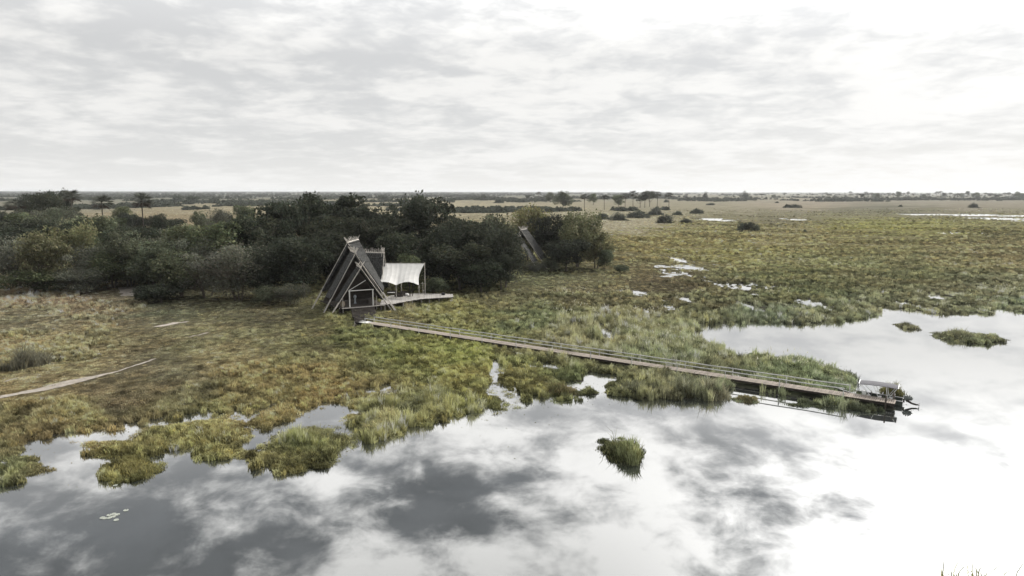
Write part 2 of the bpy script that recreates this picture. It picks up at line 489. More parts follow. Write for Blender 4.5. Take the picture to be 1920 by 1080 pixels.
# vegetation colour map, tree shade painted in at the foot of the wood: (px, py, sRGB, height class 0 turf .. 1 grass .. 2 reed)
ANCH = [(40, 600, (118, 111, 86), .3), (60, 557, (148, 128, 102), 1.1), (200, 560, (132, 118, 92), .9), (300, 575, (98, 96, 74), .2), (480, 600, (98, 92, 68), .2), (450, 630, (124, 115, 80), .3),
        (40, 650, (140, 124, 84), .6), (100, 705, (132, 118, 82), .4), (300, 700, (106, 97, 72), .3), (200, 765, (94, 85, 64), .3), (60, 805, (118, 103, 66), .9), (150, 800, (150, 132, 80), 1.0), (350, 760, (104, 94, 66), .5),
        (450, 740, (130, 114, 70), .7), (600, 650, (106, 99, 66), .4), (600, 730, (138, 119, 70), .8), (680, 700, (112, 104, 64), .7), (680, 640, (104, 104, 62), .6), (750, 660, (118, 120, 60), .8), (850, 670, (130, 130, 58), .9), (880, 700, (128, 122, 62), .9),
        (780, 600, (118, 112, 74), .6), (850, 590, (120, 116, 66), .7), (980, 720, (108, 106, 60), 1.0), (1080, 735, (96, 100, 62), 1.2), (1000, 600, (102, 104, 70), 1.0), (1150, 620, (122, 122, 86), 1.8), (1250, 650, (108, 112, 82), 1.9), (1080, 650, (112, 110, 80), 1.6),
        (1100, 550, (106, 99, 70), .7), (950, 560, (98, 94, 66), .6), (1000, 520, (98, 97, 68), .5), (1200, 500, (108, 99, 66), .5), (1230, 530, (96, 86, 62), .4), (1250, 460, (132, 120, 72), .6), (1300, 430, (138, 129, 80), .6), (1480, 440, (142, 130, 84), .5),
        (1650, 422, (142, 136, 66), .6), (1600, 403, (132, 122, 88), .5), (1500, 385, (162, 142, 118), .3), (1300, 385, (152, 138, 108), .3), (1190, 420, (164, 149, 116), .3), (1800, 385, (150, 134, 112), .3), (1650, 392, (112, 106, 84), .4),
        (1500, 500, (110, 107, 68), .8), (1700, 505, (102, 100, 68), .9), (1850, 480, (122, 112, 76), .7), (1650, 460, (122, 114, 72), .6), (1350, 480, (124, 116, 66), .7), (1500, 550, (92, 93, 62), .9), (1340, 570, (98, 94, 66), 1.0), (1450, 588, (92, 97, 76), 1.6),
        (1600, 578, (98, 100, 74), 1.5), (1850, 560, (104, 102, 76), 1.3), (1900, 575, (96, 102, 78), 1.7), (1500, 700, (100, 107, 76), 1.9), (1600, 745, (86, 94, 72), 1.5), (1300, 735, (96, 98, 74), 1.7), (800, 755, (116, 112, 68), 1.2), (375, 812, (140, 134, 76), .8),
        (570, 840, (108, 108, 64), 1.2), (720, 797, (124, 120, 74), 1.2), (525, 780, (132, 120, 72), 1.0), (245, 883, (110, 106, 56), .9), (1815, 634, (104, 104, 76), 1.1), (25, 880, (104, 102, 66), .7), (1165, 848, (84, 86, 54), 1.2), (700, 430, (142, 124, 90), .3),
        (350, 410, (150, 129, 94), .3), (100, 385, (136, 126, 104), .3), (900, 388, (166, 148, 114), .3), (300, 370, (118, 116, 102), .3), (900, 366, (120, 118, 104), .3), (1500, 368, (150, 140, 118), .3), (1800, 366, (140, 134, 116), .3), (500, 395, (160, 142, 106), .3),
        (1850, 640, (110, 110, 78), 1.0), (1450, 410, (126, 116, 86), .4), (1700, 380, (150, 136, 114), .3)]
A_PX = np.array([a[0] for a in ANCH], float); A_PY = np.array([a[1] for a in ANCH], float)
A_C = lin([a[2] for a in ANCH]); A_C = A_C.mean(1, keepdims=True) + (A_C - A_C.mean(1, keepdims=True)) * 0.67; A_H = np.array([a[3] for a in ANCH])
ALB = 1.43 * np.array([0.99, 1.0, 0.97])


def veg(x, y):
    """albedo (n,3) and height class (n) of the vegetation at plan position x,y"""
    px, py = proj(x, np.maximum(y, 20.0))
    px = px + (fbm(x * 0.11, y * 0.11 + 7, 3) - 0.5) * 130
    py = py + (fbm(x * 0.11 + 31, y * 0.11, 3) - 0.5) * 36
    # log depth keeps the far anchors apart
    v = np.log(np.maximum(py - 357.0, 1.5)); av = np.log(np.maximum(A_PY - 357.0, 1.5))
    sw = np.zeros(x.shape); sc = np.zeros(x.shape + (3,)); sh = np.zeros(x.shape)
    for i in range(len(ANCH)):
        d2 = ((px - A_PX[i]) / 110.0) ** 2 + ((v - av[i]) / 0.20) ** 2
        wt = 1.0 / (d2 + 0.08) ** 2
        sw += wt; sc += wt[..., None] * A_C[i]; sh += wt * A_H[i]
    c = sc / sw[..., None]; h = sh / sw
    return c * ALB, h


# ------------------------------------------------------------------ ground sheet and water
def axis(dense0, dense1, step, lo, hi, g=1.07):
    a = list(np.arange(dense0, dense1, step))
    s = step; p = dense1
    up = []
    while p < hi:
        up.append(p); s *= g; p += s
    up.append(hi)
    s = step; p = dense0; dn = []
    while p > lo:
        s *= g; p -= s; dn.append(max(p, lo))
    return np.array(dn[::-1] + a + up)


gx = axis(-80, 85, 0.55, -40000, 40000, 1.06)
gy = axis(52, 170, 0.55, -300, 60000, 1.028)
XX, YY = np.meshgrid(gx, gy)
nx, ny = len(gx), len(gy)
xf, yf = XX.ravel(), YY.ravel()
zf = height(xf, yf)
cf, _ = veg(xf, yf)
sdf = land_sd(xf, yf)
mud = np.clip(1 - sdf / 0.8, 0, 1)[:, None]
cf = cf * (0.34 * (1 - mud)) + np.array([0.035, 0.032, 0.027]) * mud  # soil darkened to stand in for shade between the grass tufts
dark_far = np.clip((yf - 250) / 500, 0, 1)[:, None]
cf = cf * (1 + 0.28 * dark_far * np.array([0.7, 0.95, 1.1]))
idx = (np.arange(ny - 1)[:, None] * nx + np.arange(nx - 1)[None, :]).ravel()
quads = np.stack([idx, idx + 1, idx + nx + 1, idx + nx], 1)
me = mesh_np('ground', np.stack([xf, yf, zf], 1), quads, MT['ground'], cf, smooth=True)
ground = tag(link('ground', me), kind='structure')

wm = MB(); wm.v = [(-4000, -200, 0), (4000, -200, 0), (4000, 2500, 0), (-4000, 2500, 0)]; wm.f = [(0, 1, 2, 3)]
water = tag(wm.build('water', MT['water']), kind='structure')

# sandy tracks on the left field
PATHS = [([(-40, 757), (20, 746), (80, 733), (140, 722), (200, 708), (240, 694), (268, 684), (290, 676)], [2, 5, 8, 10, 11, 10, 7, 1]),
         ([(290, 617), (310, 613), (330, 611), (352, 607)], [1, 4, 4, 1]),
         ([(10, 719), (30, 715), (52, 709)], [1, 3.5, 1]),
         ([(228, 541), (242, 546), (256, 552), (266, 558)], [1, 3, 4, 1]),
         ([(355, 636), (372, 632), (390, 628)], [1, 3, 1])]
path_pts = []


def build_path(poly, wid):
    P = G([p[0] for p in poly], [p[1] for p in poly])
    hw = []
    for (p, wpx) in zip(poly, wid):
        a = G(p[0], p[1] - wpx / 2)[1]; b = G(p[0], p[1] + wpx / 2)[1]
        hw.append((a - b) / 2)
    hw = [h_ * 2.3 for h_ in hw]
    n = 14 * (len(poly) - 1)
    tt = np.linspace(0, len(poly) - 1, n + 1)
    cx = np.interp(tt, range(len(poly)), P[:, 0]); cy = np.interp(tt, range(len(poly)), P[:, 1]); hw = np.interp(tt, range(len(poly)), hw)
    vs_, fs = [], []
    K = 7
    for i in range(n + 1):
        e0 = 1 + 0.5 * (vnoise(np.array([cx[i] * .8]), np.array([3.3]))[0] - .5); e1 = 1 + 0.5 * (vnoise(np.array([cx[i] * .8]), np.array([9.7]))[0] - .5)
        for k in range(K):
            s_ = -e0 + (e0 + e1) * k / (K - 1)
            vs_.append((cx[i] + 0.25 * s_ * hw[i], cy[i] + s_ * hw[i]))
        path_pts.append((cx[i], cy[i], hw[i]))
    va = np.array(vs_); z = height(va[:, 0], va[:, 1]) + 0.045
    for i in range(n):
        for k in range(K - 1):
            a = i * K + k; fs.append((a, a + K, a + K + 1, a + 1))
    me_ = mesh_np('path', np.column_stack([va, z]), np.array(fs), MT['sand'], smooth=True)
    tag(link('path', me_), kind='structure')


for (poly, wid) in PATHS:
    build_path(poly, wid)
path_pts = np.array(path_pts)

# ------------------------------------------------------------------ walkway geometry (needed by the grass too)
DECK_Z = 0.80
WA = G(685, 606, DECK_Z)[:2]; WB = G(1678, 757, DECK_Z)[:2]          # near edge of the boards
WFAR = G(1690, 749, DECK_Z)[:2]
wdir = (WB - WA); WLEN = float(np.linalg.norm(wdir)); wdir /= WLEN
wnor = np.array([-wdir[1], wdir[0]])                                   # to the far side
WW = 1.75
WANG = math.atan2(wdir[1], wdir[0])


def wpt(s_, off=0.0, z=DECK_Z):
    p = WA + wdir * s_ + wnor * off
    return Vector((p[0], p[1], z))


# ------------------------------------------------------------------ grass
def blades(pts, h, lean, wd, seg=2, droop=0.5, rng=RNG):
    """pts (n,3) roots; one tapered blade per root -> verts, tri faces, blade index per vertex"""
    n = len(pts)
    az = rng.random(n) * 2 * np.pi
    fa = rng.random(n) * 2 * np.pi
    u = np.stack([np.cos(fa), np.sin(fa), np.zeros(n)], 1) * (wd / 2)[:, None]
    ld = np.stack([np.cos(az), np.sin(az), np.zeros(n)], 1) * (lean * h)[:, None]
    mid = pts + ld * 0.35 + np.array([0, 0, 1.0]) * (h * 0.6)[:, None]
    tip = pts + ld + np.array([0, 0, 1.0]) * (h * (1 - droop * lean * 0.5))[:, None]
    v = np.stack([pts - u, pts + u, mid - u * 0.75, mid + u * 0.75, tip], 1).reshape(-1, 3)
    b = np.arange(n) * 5
    f = np.concatenate([np.stack([b, b + 1, b + 3], 1), np.stack([b, b + 3, b + 2], 1), np.stack([b + 2, b + 3, b + 4], 1)])
    return v, f, np.repeat(np.arange(n), 5)


def tuft_mesh(name, n, rad, hgt, wd, lean, seed):
    r = np.random.default_rng(seed)
    a = r.random(n) * 2 * np.pi; q = np.sqrt(r.random(n)) * rad
    pts = np.stack([q * np.cos(a), q * np.sin(a), np.full(n, -0.03)], 1)
    h = hgt * (0.45 + 0.75 * r.random(n)) * (1 - 0.35 * (q / rad) ** 2)
    v, f, _ = blades(pts, h, lean * (0.3 + r.random(n)), wd * (0.6 + 0.8 * r.random(n)), rng=r)
    return mesh_np(name, v, f, MT['grass'])


def scatter(name, pts, rotz, scl, col, var, protos, label, cat):
    """one 'stuff' object: geometry-node instances of a few small meshes"""
    me_ = bpy.data.meshes.new(name)
    me_.vertices.add(len(pts)); me_.vertices.foreach_set('co', np.asarray(pts, np.float32).ravel())
    r = np.zeros((len(pts), 3), np.float32); r[:, 2] = rotz
    for nm, dat, typ, key in (('rot', r, 'FLOAT_VECTOR', 'vector'), ('scl', scl, 'FLOAT_VECTOR', 'vector')):
        a_ = me_.attributes.new(nm, typ, 'POINT'); a_.data.foreach_set(key, np.asarray(dat, np.float32).ravel())
    a_ = me_.attributes.new('col', 'FLOAT_COLOR', 'POINT'); c4 = np.ones((len(pts), 4), np.float32); c4[:, :3] = col
    a_.data.foreach_set('color', c4.ravel())
    a_ = me_.attributes.new('var', 'INT', 'POINT'); a_.data.foreach_set('value', np.asarray(var, np.int32))
    o_ = link(name, me_)
    ng = bpy.data.node_groups.new(name + '_scatter', 'GeometryNodeTree')
    ng.interface.new_socket('Geometry', in_out='INPUT', socket_type='NodeSocketGeometry')
    ng.interface.new_socket('Geometry', in_out='OUTPUT', socket_type='NodeSocketGeometry')
    gi = ng.nodes.new('NodeGroupInput'); go = ng.nodes.new('NodeGroupOutput')
    jn = ng.nodes.new('GeometryNodeJoinGeometry')
    def na(nm, typ):
        k = ng.nodes.new('GeometryNodeInputNamedAttribute'); k.data_type = typ; k.inputs['Name'].default_value = nm
        return [s for s in k.outputs if s.enabled and s.name == 'Attribute'][0]
    ar, as_, av = na('rot', 'FLOAT_VECTOR'), na('scl', 'FLOAT_VECTOR'), na('var', 'INT')
    mtp = ng.nodes.new('GeometryNodeMeshToPoints'); ng.links.new(gi.outputs[0], mtp.inputs[0])
    for k, pm in enumerate(protos):
        po = bpy.data.objects.new(name + '_tuft', pm)
        oi = ng.nodes.new('GeometryNodeObjectInfo'); oi.inputs[0].default_value = po; oi.inputs['As Instance'].default_value = True
        cm = ng.nodes.new('FunctionNodeCompare'); cm.data_type = 'INT'; cm.operation = 'EQUAL'
        ia = [s for s in cm.inputs if s.enabled and s.name == 'A'][0]; ib = [s for s in cm.inputs if s.enabled and s.name == 'B'][0]
        ng.links.new(av, ia); ib.default_value = k
        ip = ng.nodes.new('GeometryNodeInstanceOnPoints')
        ng.links.new(mtp.outputs[0], ip.inputs['Points']); ng.links.new(oi.outputs['Geometry'], ip.inputs['Instance'])
        ng.links.new(cm.outputs[0], ip.inputs['Selection'])
        ng.links.new(ar, ip.inputs['Rotation']); ng.links.new(as_, ip.inputs['Scale'])
        ng.links.new(ip.outputs[0], jn.inputs[0])
    ng.links.new(jn.outputs[0], go.inputs[0])
    md = o_.modifiers.new('scatter', 'NODES'); md.node_group = ng
    tag(o_, label, cat, kind='stuff')
    return o_


def sample_land(n, y0, y1, x0=-220, x1=2140, rng=RNG):
    px = x0 + (x1 - x0) * rng.random(n); py = y0 + (y1 - y0) * rng.random(n)
    p = G(px, py)
    return p[:, 0], p[:, 1]


N = 430000
x, y = sample_land(N, 392, 1000)
keep = np.ones(len(x), bool)
s_l = land_sd(x, y)
shallow = ((s_l > -3.2) & (RNG.random(len(x)) < 0.5) & (fbm(x * 0.7 + 61, y * 0.6 + 17, 3) > 0.54) & (y < 140) & (x < 8)) | ((s_l > -1.2) & (y >= 110) & (fbm(x * 0.8 + 61, y * 0.7 + 17, 2) > 0.55))
keep &= ((s_l > 0.05) & ((s_l > 0.7) | (RNG.random(len(x)) < 0.7))) | shallow
# keep the sandy tracks, the walkway strip and the lodge floor free
pd = np.full(x.shape, 9.0)
for (cx, cy, hw_) in path_pts[::2]:
    pd = np.minimum(pd, np.sqrt((x - cx) ** 2 + (y - cy) ** 2) / max(hw_, 0.25))
keep &= RNG.random(len(x)) < np.interp(pd, [0.2, 0.6, 1.05], [0.10, 0.30, 1.0])
ws = (x - WA[0]) * wdir[0] + (y - WA[1]) * wdir[1]; wo_ = (x - WA[0]) * wnor[0] + (y - WA[1]) * wnor[1]
on_walk = (ws > -3) & (ws < WLEN + .5) & (wo_ > -0.6) & (wo_ < WW + 0.3)
keep &= ~on_walk
x, y, s_l, wo_, ws, pd = x[keep], y[keep], s_l[keep], wo_[keep], ws[keep], pd[keep]
c, hc = veg(x, y)
patch = fbm(x * 0.16 + 5, y * 0.16 + 3, 3)
patch2 = fbm(x * 0.55 + 15, y * 0.40 + 31, 3)
bandn = fbm(x * 0.022 + 3 + 0.004 * y, y * 0.06 + 8 + 0.01 * x, 4)
bw = np.clip((y - 130) / 60, 0, 1) * np.clip((x + 40) / 40, 0, 1)
c = c * (1 + bw * np.clip((bandn - 0.5) * 1.8 + 0.10, -0.35, 0.45))[:, None]
hc = hc - bw * (bandn - 0.5) * 1.4
# taller along the water's edge on the wet side
hc = hc + np.clip(1.6 - s_l, 0, 1.6) * 0.12 + ((patch - 0.5) * 1.0 + (patch2 - 0.5) * 0.9) * np.clip(hc * 1.3 - 0.1, 0.2, 1)
hc = np.where(pd < 3.0, np.minimum(hc, 0.3), hc)
hc = np.where(land_sd(x, y + 2.2) < 0, np.minimum(hc, 0.5), hc)        # short sedge on the near side of open pools
clump = fbm(x * 0.9 + 51, y * 0.7 + 77, 2)
dist = np.sqrt(x * x + y * y)
z = np.maximum(height(x, y), -0.06)
far = np.clip(dist / 160.0, 1.0, 2.4)
jit = RNG.random(len(x))
cl2 = np.clip((clump - 0.5) * 2.4 + 0.5, 0, 1); pa2 = np.clip((patch2 - 0.5) * 2.2 + 0.5, 0, 1)
lum = (0.5 + 1.0 * RNG.random(len(x)) ** 1.3) * (0.35 + 0.60 * pa2 + 0.65 * cl2)  # clump brightness paints in lit tops and shaded gaps
lum = np.where(RNG.random(len(x)) < 0.16, lum * 0.36, np.where(RNG.random(len(x)) < 0.12, lum * 1.5, lum))  # a share of tufts darkened further as painted shade
cc = c * lum[:, None] * 1.28
# dry straw and green blades mixed
dry = (RNG.random(len(x)) < 0.16)[:, None]
cc = np.where(dry, cc * np.array([1.32, 1.24, 1.08]), cc)
pm_ = np.clip((patch[:, None] - 0.5) * 3 + 0.5, 0, 1)
cc = cc * (np.array([0.95, 1.02, 0.97]) * pm_ + np.array([1.03, 1.0, 0.95]) * (1 - pm_))
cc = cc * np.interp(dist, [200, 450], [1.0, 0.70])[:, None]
cc = np.clip(cc, 0.012, 0.5)
cls = np.where(hc < 0.55, 0, np.where(hc < 1.45, 1, 2))
PR = {0: [tuft_mesh('turf_tuft', 22, 0.34, 0.19, 0.06, 0.9, 1), tuft_mesh('turf_tuft', 22, 0.34, 0.30, 0.055, 0.7, 2)],
      1: [tuft_mesh('grass_tuft', 30, 0.34, 0.60, 0.065, 0.55, 3), tuft_mesh('grass_tuft', 30, 0.36, 0.8, 0.065, 0.45, 4)],
      2: [tuft_mesh('reed_tuft', 30, 0.42, 1.35, 0.065, 0.30, 5), tuft_mesh('reed_tuft', 30, 0.40, 1.75, 0.06, 0.25, 6)]}
NAMES = {0: ('turf', 'short dry brown turf of the open field beside the lodge', 'grass'),
         1: ('marsh_grass', 'knee high yellow green marsh grass spread over the plain', 'grass'),
         2: ('reeds', 'tall grey green reeds massed along the walkway and the shore', 'reeds')}
for k in (0, 1, 2):
    m_ = cls == k
    if k == 2:
        m_ &= RNG.random(len(x)) < 0.62
    m_ &= (clump > 0.36) | (RNG.random(len(x)) < 0.35) | (dist > 260)
    n = int(m_.sum())
    hs = (0.6 + 0.6 * RNG.random(n)) * ((0.35 + 1.3 * clump[m_]) if k else (0.75 + 0.5 * clump[m_]))
    if k == 2:
        # reeds beside the boards stay low enough to leave the rails in view
        nw = (ws[m_] > 0) & (ws[m_] < WLEN) & (wo_[m_] > -5) & (wo_[m_] <= 0)
        hs = np.where(nw, hs * 0.7, hs)
    hs = np.where(pd[m_] < 3.0, hs * 0.45, hs)
    if k == 2:
        hs = hs * 0.88 * np.where(wo_[m_] > 0, np.interp(ws[m_] / WLEN, [0.55, 1.0], [1.0, 0.55]), 1.0)
        cc[m_] = np.clip(cc[m_] * (1.22 + 0.35 * (RNG.random(n) < 0.25))[:, None] * np.array([1.03, 1.0, 0.98]), 0, .5)
    rs = far[m_] * (0.8 + 0.5 * RNG.random(n))
    hz_ = hs * (0.75 + 0.25 * far[m_])
    scatter(NAMES[k][0], np.column_stack([x[m_], y[m_], z[m_]]), RNG.random(n) * 6.283, np.column_stack([rs, rs, hz_]), cc[m_],
            RNG.integers(0, 2, n), PR[k], NAMES[k][1], NAMES[k][2])

# ------------------------------------------------------------------ reed clumps standing in the water: countable, one thing each
CLUMPS = [  # px, py, rx, ry, height, sRGB, density, label
    (375, 810, 92, 22, .42, (158, 150, 84), 'wide yellow green grass islet close to the left shore'),
    (408, 850, 30, 12, .5, (132, 126, 62), 'small bright grass tussock at the foot of the wide yellow islet'),
    (525, 780, 30, 17, .95, (160, 144, 86), 'round straw coloured tussock alone in the shallows left of centre'),
    (575, 840, 72, 32, .8, (116, 116, 72), 'large dark footed reed islet reaching furthest into the left water'),
    (722, 796, 36, 21, 1.25, (146, 140, 88), 'shaggy mop of reeds with a black reflection below it'),
    (686, 789, 36, 8, .5, (128, 122, 66), 'low grass tongue left of the shaggy reed mop'),
    (808, 755, 58, 28, .95, (120, 122, 82), 'tall reed islet in front of the marsh grass, left of the walkway'),
    (895, 762, 15, 8, 1.0, (140, 142, 108), 'small pale clump with upright white stalks at the shore'),
    (245, 883, 42, 13, .8, (122, 116, 58), 'green and rust tussock standing alone off the left shore'),
    (25, 882, 44, 5, .35, (110, 106, 68), 'flat strip of grass in the water at the left edge'),
    (8, 852, 26, 10, .5, (120, 114, 72), 'low tussock cut by the left edge of the picture'),
    (1165, 850, 34, 17, 1.0, (90, 92, 54), 'dark isolated reed clump in the middle of the open water'),
    (1790, 633, 30, 7, 1.0, (112, 114, 82), 'hump of reeds on the islet in the right water'),
    (1840, 637, 26, 4, .7, (98, 98, 74), 'low tail of dark reeds on the islet in the right water'),
    (1700, 613, 12, 4, .8, (98, 98, 74), 'tiny reed tuft in the right water near the far shore'),
    (1285, 735, 32, 13, 1.5, (98, 102, 78), 'dense grey reed bush below the walkway with spiky reflections'),
    (1335, 740, 26, 13, 1.7, (112, 110, 84), 'tan reed bush below the walkway beside the dense grey one'),
    (1195, 735, 42, 12, 1.2, (102, 104, 76), 'broad reed tussock below the walkway at the water edge'),
    (1050, 735, 34, 9, .8, (104, 96, 60), 'brown green tussock at the water edge left of the reed bushes'),
    (1400, 750, 20, 5, .5, (110, 104, 66), 'small brown tussock under the walkway in open water'),
    (1822, 1116, 70, 24, 1.9, (128, 128, 76), 'near reed tips rising at the bottom right corner'),
    (1672, 738, 18, 6, 1.2, (102, 100, 54), 'olive reed mound behind the boat at the end of the walkway'),
    (770, 583, 14, 4, 1.3, (150, 142, 100), 'pale fan of grass below the viewing deck'),
    (56, 690, 30, 12, 2.3, (96, 94, 76), 'grey green shrub of fine stems alone in the left field'),
]
for (px, py, rx, ry, hh, srgb, label) in CLUMPS:
    (cx, cy, ax, ay), = ell([(px, py, rx, ry)])
    area = math.pi * ax * ay
    n = int(min(9000, max((700 if py == 850 else 1400) if py < 1000 else 300, area * (45 if py > 1000 else (85 if py == 850 and px > 1000 else 150)))))
    nt = int(max(34, area * 2.2))                       # the clump is a crowd of tussocks
    ta = RNG.random(nt) * 2 * np.pi; tq_ = RNG.random(nt) ** 0.6
    tr_ = 1 + 0.45 * (vnoise(ta * 1.6 + px, np.full(nt, py * .1)) - 0.5) * 2
    tX = tq_ * np.cos(ta) * ax * tr_ * .95; tY = tq_ * np.sin(ta) * ay * tr_ * .95
    tH = 0.45 + 0.8 * RNG.random(nt); tL = 0.55 + 0.85 * RNG.random(nt); tR = (0.36 + 0.36 * RNG.random(nt)) * min(1.0, .5 + min(ax, ay) * .3)
    ti = RNG.integers(0, nt, n); q = tq_[ti]
    a_ = RNG.random(n) * 2 * np.pi; qq = np.sqrt(RNG.random(n))
    X = tX[ti] + qq * np.cos(a_) * tR[ti] * 1.4; Y = tY[ti] + qq * np.sin(a_) * tR[ti] * 1.4
    zb = np.maximum(height(X + cx, Y + cy), -0.25) - 0.02
    h = hh * (0.45 + 0.7 * RNG.random(n)) * (1 - 0.55 * q ** 3) * (0.6 + 0.8 * fbm((X + cx) * .9, (Y + cy) * .9, 2))
    h = h * tH[ti] * 1.25 * (1 - .4 * qq ** 2)
    spike = RNG.random(n) < (0.09 if py == 850 else 0.02)
    h = np.where(spike, h * (2.1 if py == 850 else 1.5), h)
    v, f, bi = blades(np.column_stack([X, Y, zb]), h, 0.25 + 0.5 * RNG.random(n) * (0.4 + q), 0.05 + 0.035 * RNG.random(n))
    base = lin(srgb); base = (base.mean() + (base - base.mean()) * 0.68) * 1.5
    lum = tL[ti] * (0.5 + 0.9 * RNG.random(n)) * (0.6 + 0.8 * fbm((X + cx) * .5, (Y + cy) * .5, 2))
    colr = base[None, :] * lum[:, None]
    colr = np.where((RNG.random(n) < 0.15)[:, None], colr * np.array([1.4, 1.3, 1.1]), colr)
    nm = 'shrub' if 'shrub' in label else ('grass_tussock' if ('tussock' in label or 'grass' in label) else 'reed_clump')
    o = link(nm, mesh_np(nm, v, f, MT['clump'], np.clip(colr[bi], 0, .6)), loc=(cx, cy, 0))
    tag(o, label, 'shrub' if nm == 'shrub' else ('tussock' if nm == 'grass_tussock' else 'reeds'), 'clumps standing in and by the water')

# sparse stems and floating scraps in the shallows
n = 60000
px = -60 + 2000 * RNG.random(n); py = 560 + 380 * RNG.random(n)
p = G(px, py); s_ = land_sd(p[:, 0], p[:, 1])
pr = 1.6 * np.exp(-np.abs(s_) / np.where(p[:, 0] < 5, 2.0, 0.9)) * (fbm(p[:, 0] * .3, p[:, 1] * .3, 3) > 0.42)
m_ = (s_ < 0.1) & (RNG.random(n) < pr)
p = p[m_]; n = len(p)
c, _ = veg(p[:, 0], p[:, 1]); p[:, 2] = -0.02
v, f, bi = blades(p, 0.03 + 0.08 * RNG.random(n), 0.8 + RNG.random(n) * 2.5, 0.06 + 0.08 * RNG.random(n))
tag(link('water_weed', mesh_np('water_weed', v, f, MT['clump'], (c * 0.9)[bi])), 'scattered stems and scraps of weed in the shallows', 'water weed', kind='stuff')

# pale seed plumes in the reeds around the walkway
PL = [(1075, 588, 60, 25), (1150, 600, 60, 30), (1220, 600, 50, 15), (1200, 640, 60, 25), (1260, 650, 45, 20), (1650, 470, 50, 10), (1880, 553, 40, 8), (1440, 555, 60, 15), (1480, 690, 70, 15), (1060, 560, 30, 8)]
pp = []
for (cx, cy, rx, ry) in PL:
    k = 42
    q = G(cx + rx * RNG.normal(0, .5, k), cy + ry * RNG.normal(0, .5, k)); pp.append(q)
pp = np.concatenate(pp); pp = pp[land_sd(pp[:, 0], pp[:, 1]) > 0.1]
pp[:, 2] = 1.35 + 0.7 * RNG.random(len(pp))
v, f, bi = blades(pp, 0.25 + 0.3 * RNG.random(len(pp)), 0.3 + RNG.random(len(pp)) * .6, 0.08 + 0.06 * RNG.random(len(pp)))
tag(link('seed_plumes', mesh_np('seed_plumes', v, f, MT['clump'], np.tile([.55, .53, .42], (len(v), 1)))), 'small pale seed plumes above the reeds', 'reeds', kind='stuff')

# lily pads
pads = [(192, 971), (197, 972), (205, 966), (205, 971), (213, 964), (212, 969), (220, 965), (218, 975), (236, 957), (216, 910)]
for i, (px, py) in enumerate(pads):
    g = G(px, py); n = 14; b = MB()
    vs_ = []
    for zz in (0.008, 0.03):
        for k in range(n):
            tq = 0.25 + (2 * math.pi - 0.5) * k / (n - 1)
            vs_.append((0.18 * math.cos(tq + i), 0.18 * math.sin(tq + i), zz))
    vs_ += [(0, 0, .008), (0, 0, .026)]
    fs = [(k, k + 1, n + k + 1, n + k) for k in range(n - 1)] + [(2 * n + 1, n + k, n + k + 1) for k in range(n - 1)] + [(n - 1, 2 * n, 2 * n + 1, 2 * n - 1), (2 * n, 0, n, 2 * n + 1)]
    b._add(vs_, fs)
    o = b.build('lily_pad', MT['lily']); o.location = (g[0], g[1], 0)
    lab = 'pale round lily pad, ' + ['leftmost of the cluster', 'second from the left in the lower row', 'left one of the upper row', 'third from the left in the lower row', 'middle one of the upper row', 'right one of the lower row', 'right one of the upper row', 'lowest of the cluster', '', ''][i]
    if i == 8: lab = 'pale lily pad drifting just upper right of the cluster'
    if i == 9: lab = 'single lily pad below the green and rust tussock'
    tag(o, lab, 'lily pad', 'lily pads on the lower left water')


# ------------------------------------------------------------------ walkway
wk = empty('walkway', wpt(0, WW / 2, 0))
tag(wk, 'long raised plank walkway with grey handrails running from the lodge to the boat', 'walkway')


def rel(o, root):
    """child built in world coordinates: undo the root's place"""
    o.parent = root
    o.matrix_parent_inverse = root.matrix_world.inverted()
    return o


def place(root):
    bpy.context.view_layer.update()
    return root


place(wk)
PLW = 0.215
npl = int(WLEN / PLW)
pb = MB(); pb.box((0, 0, -0.025), (PLW - 0.03, WW, 0.05))
plank_me = pb.mesh('plank', MT['plank'])
rest = MB()
for i in range(npl):
    s_ = WLEN - (i + 0.5) * PLW
    p_ = wpt(s_, WW / 2 + random.uniform(-.02, .02), DECK_Z + random.uniform(-.008, .008))
    if i < 300:
        o = link('plank', plank_me); o.location = p_; o.rotation_euler = (0, 0, WANG + random.uniform(-.012, .012)); rel(o, wk)
    else:
        rest.box((p_.x, p_.y, p_.z - .025), (PLW - .03, WW, .05), WANG)
rel(tag(rest.build('planks', MT['plank']), kind='stuff'), wk)
for off in (0.12, WW - 0.12):
    b = MB(); a_, e_ = wpt(-.1, off, DECK_Z - .2), wpt(WLEN, off, DECK_Z - .2)
    mid_ = (a_ + e_) / 2
    b.box(mid_, (WLEN, .10, .26), WANG); rel(b.build('beam', MT['beam']), wk)
NEAR_PX = [(685, 606), (735, 613), (787, 621), (844, 630.5), (902, 640), (965, 650), (1034, 660), (1105, 671.5), (1183, 683), (1268, 696), (1358, 710), (1460, 725.5), (1581, 742.5)]
posts_s = []
for (px, py) in NEAR_PX:
    g = G(px, py, DECK_Z)[:2]; posts_s.append(float(np.dot(g - WA, wdir)))
RAIL_H = 0.86
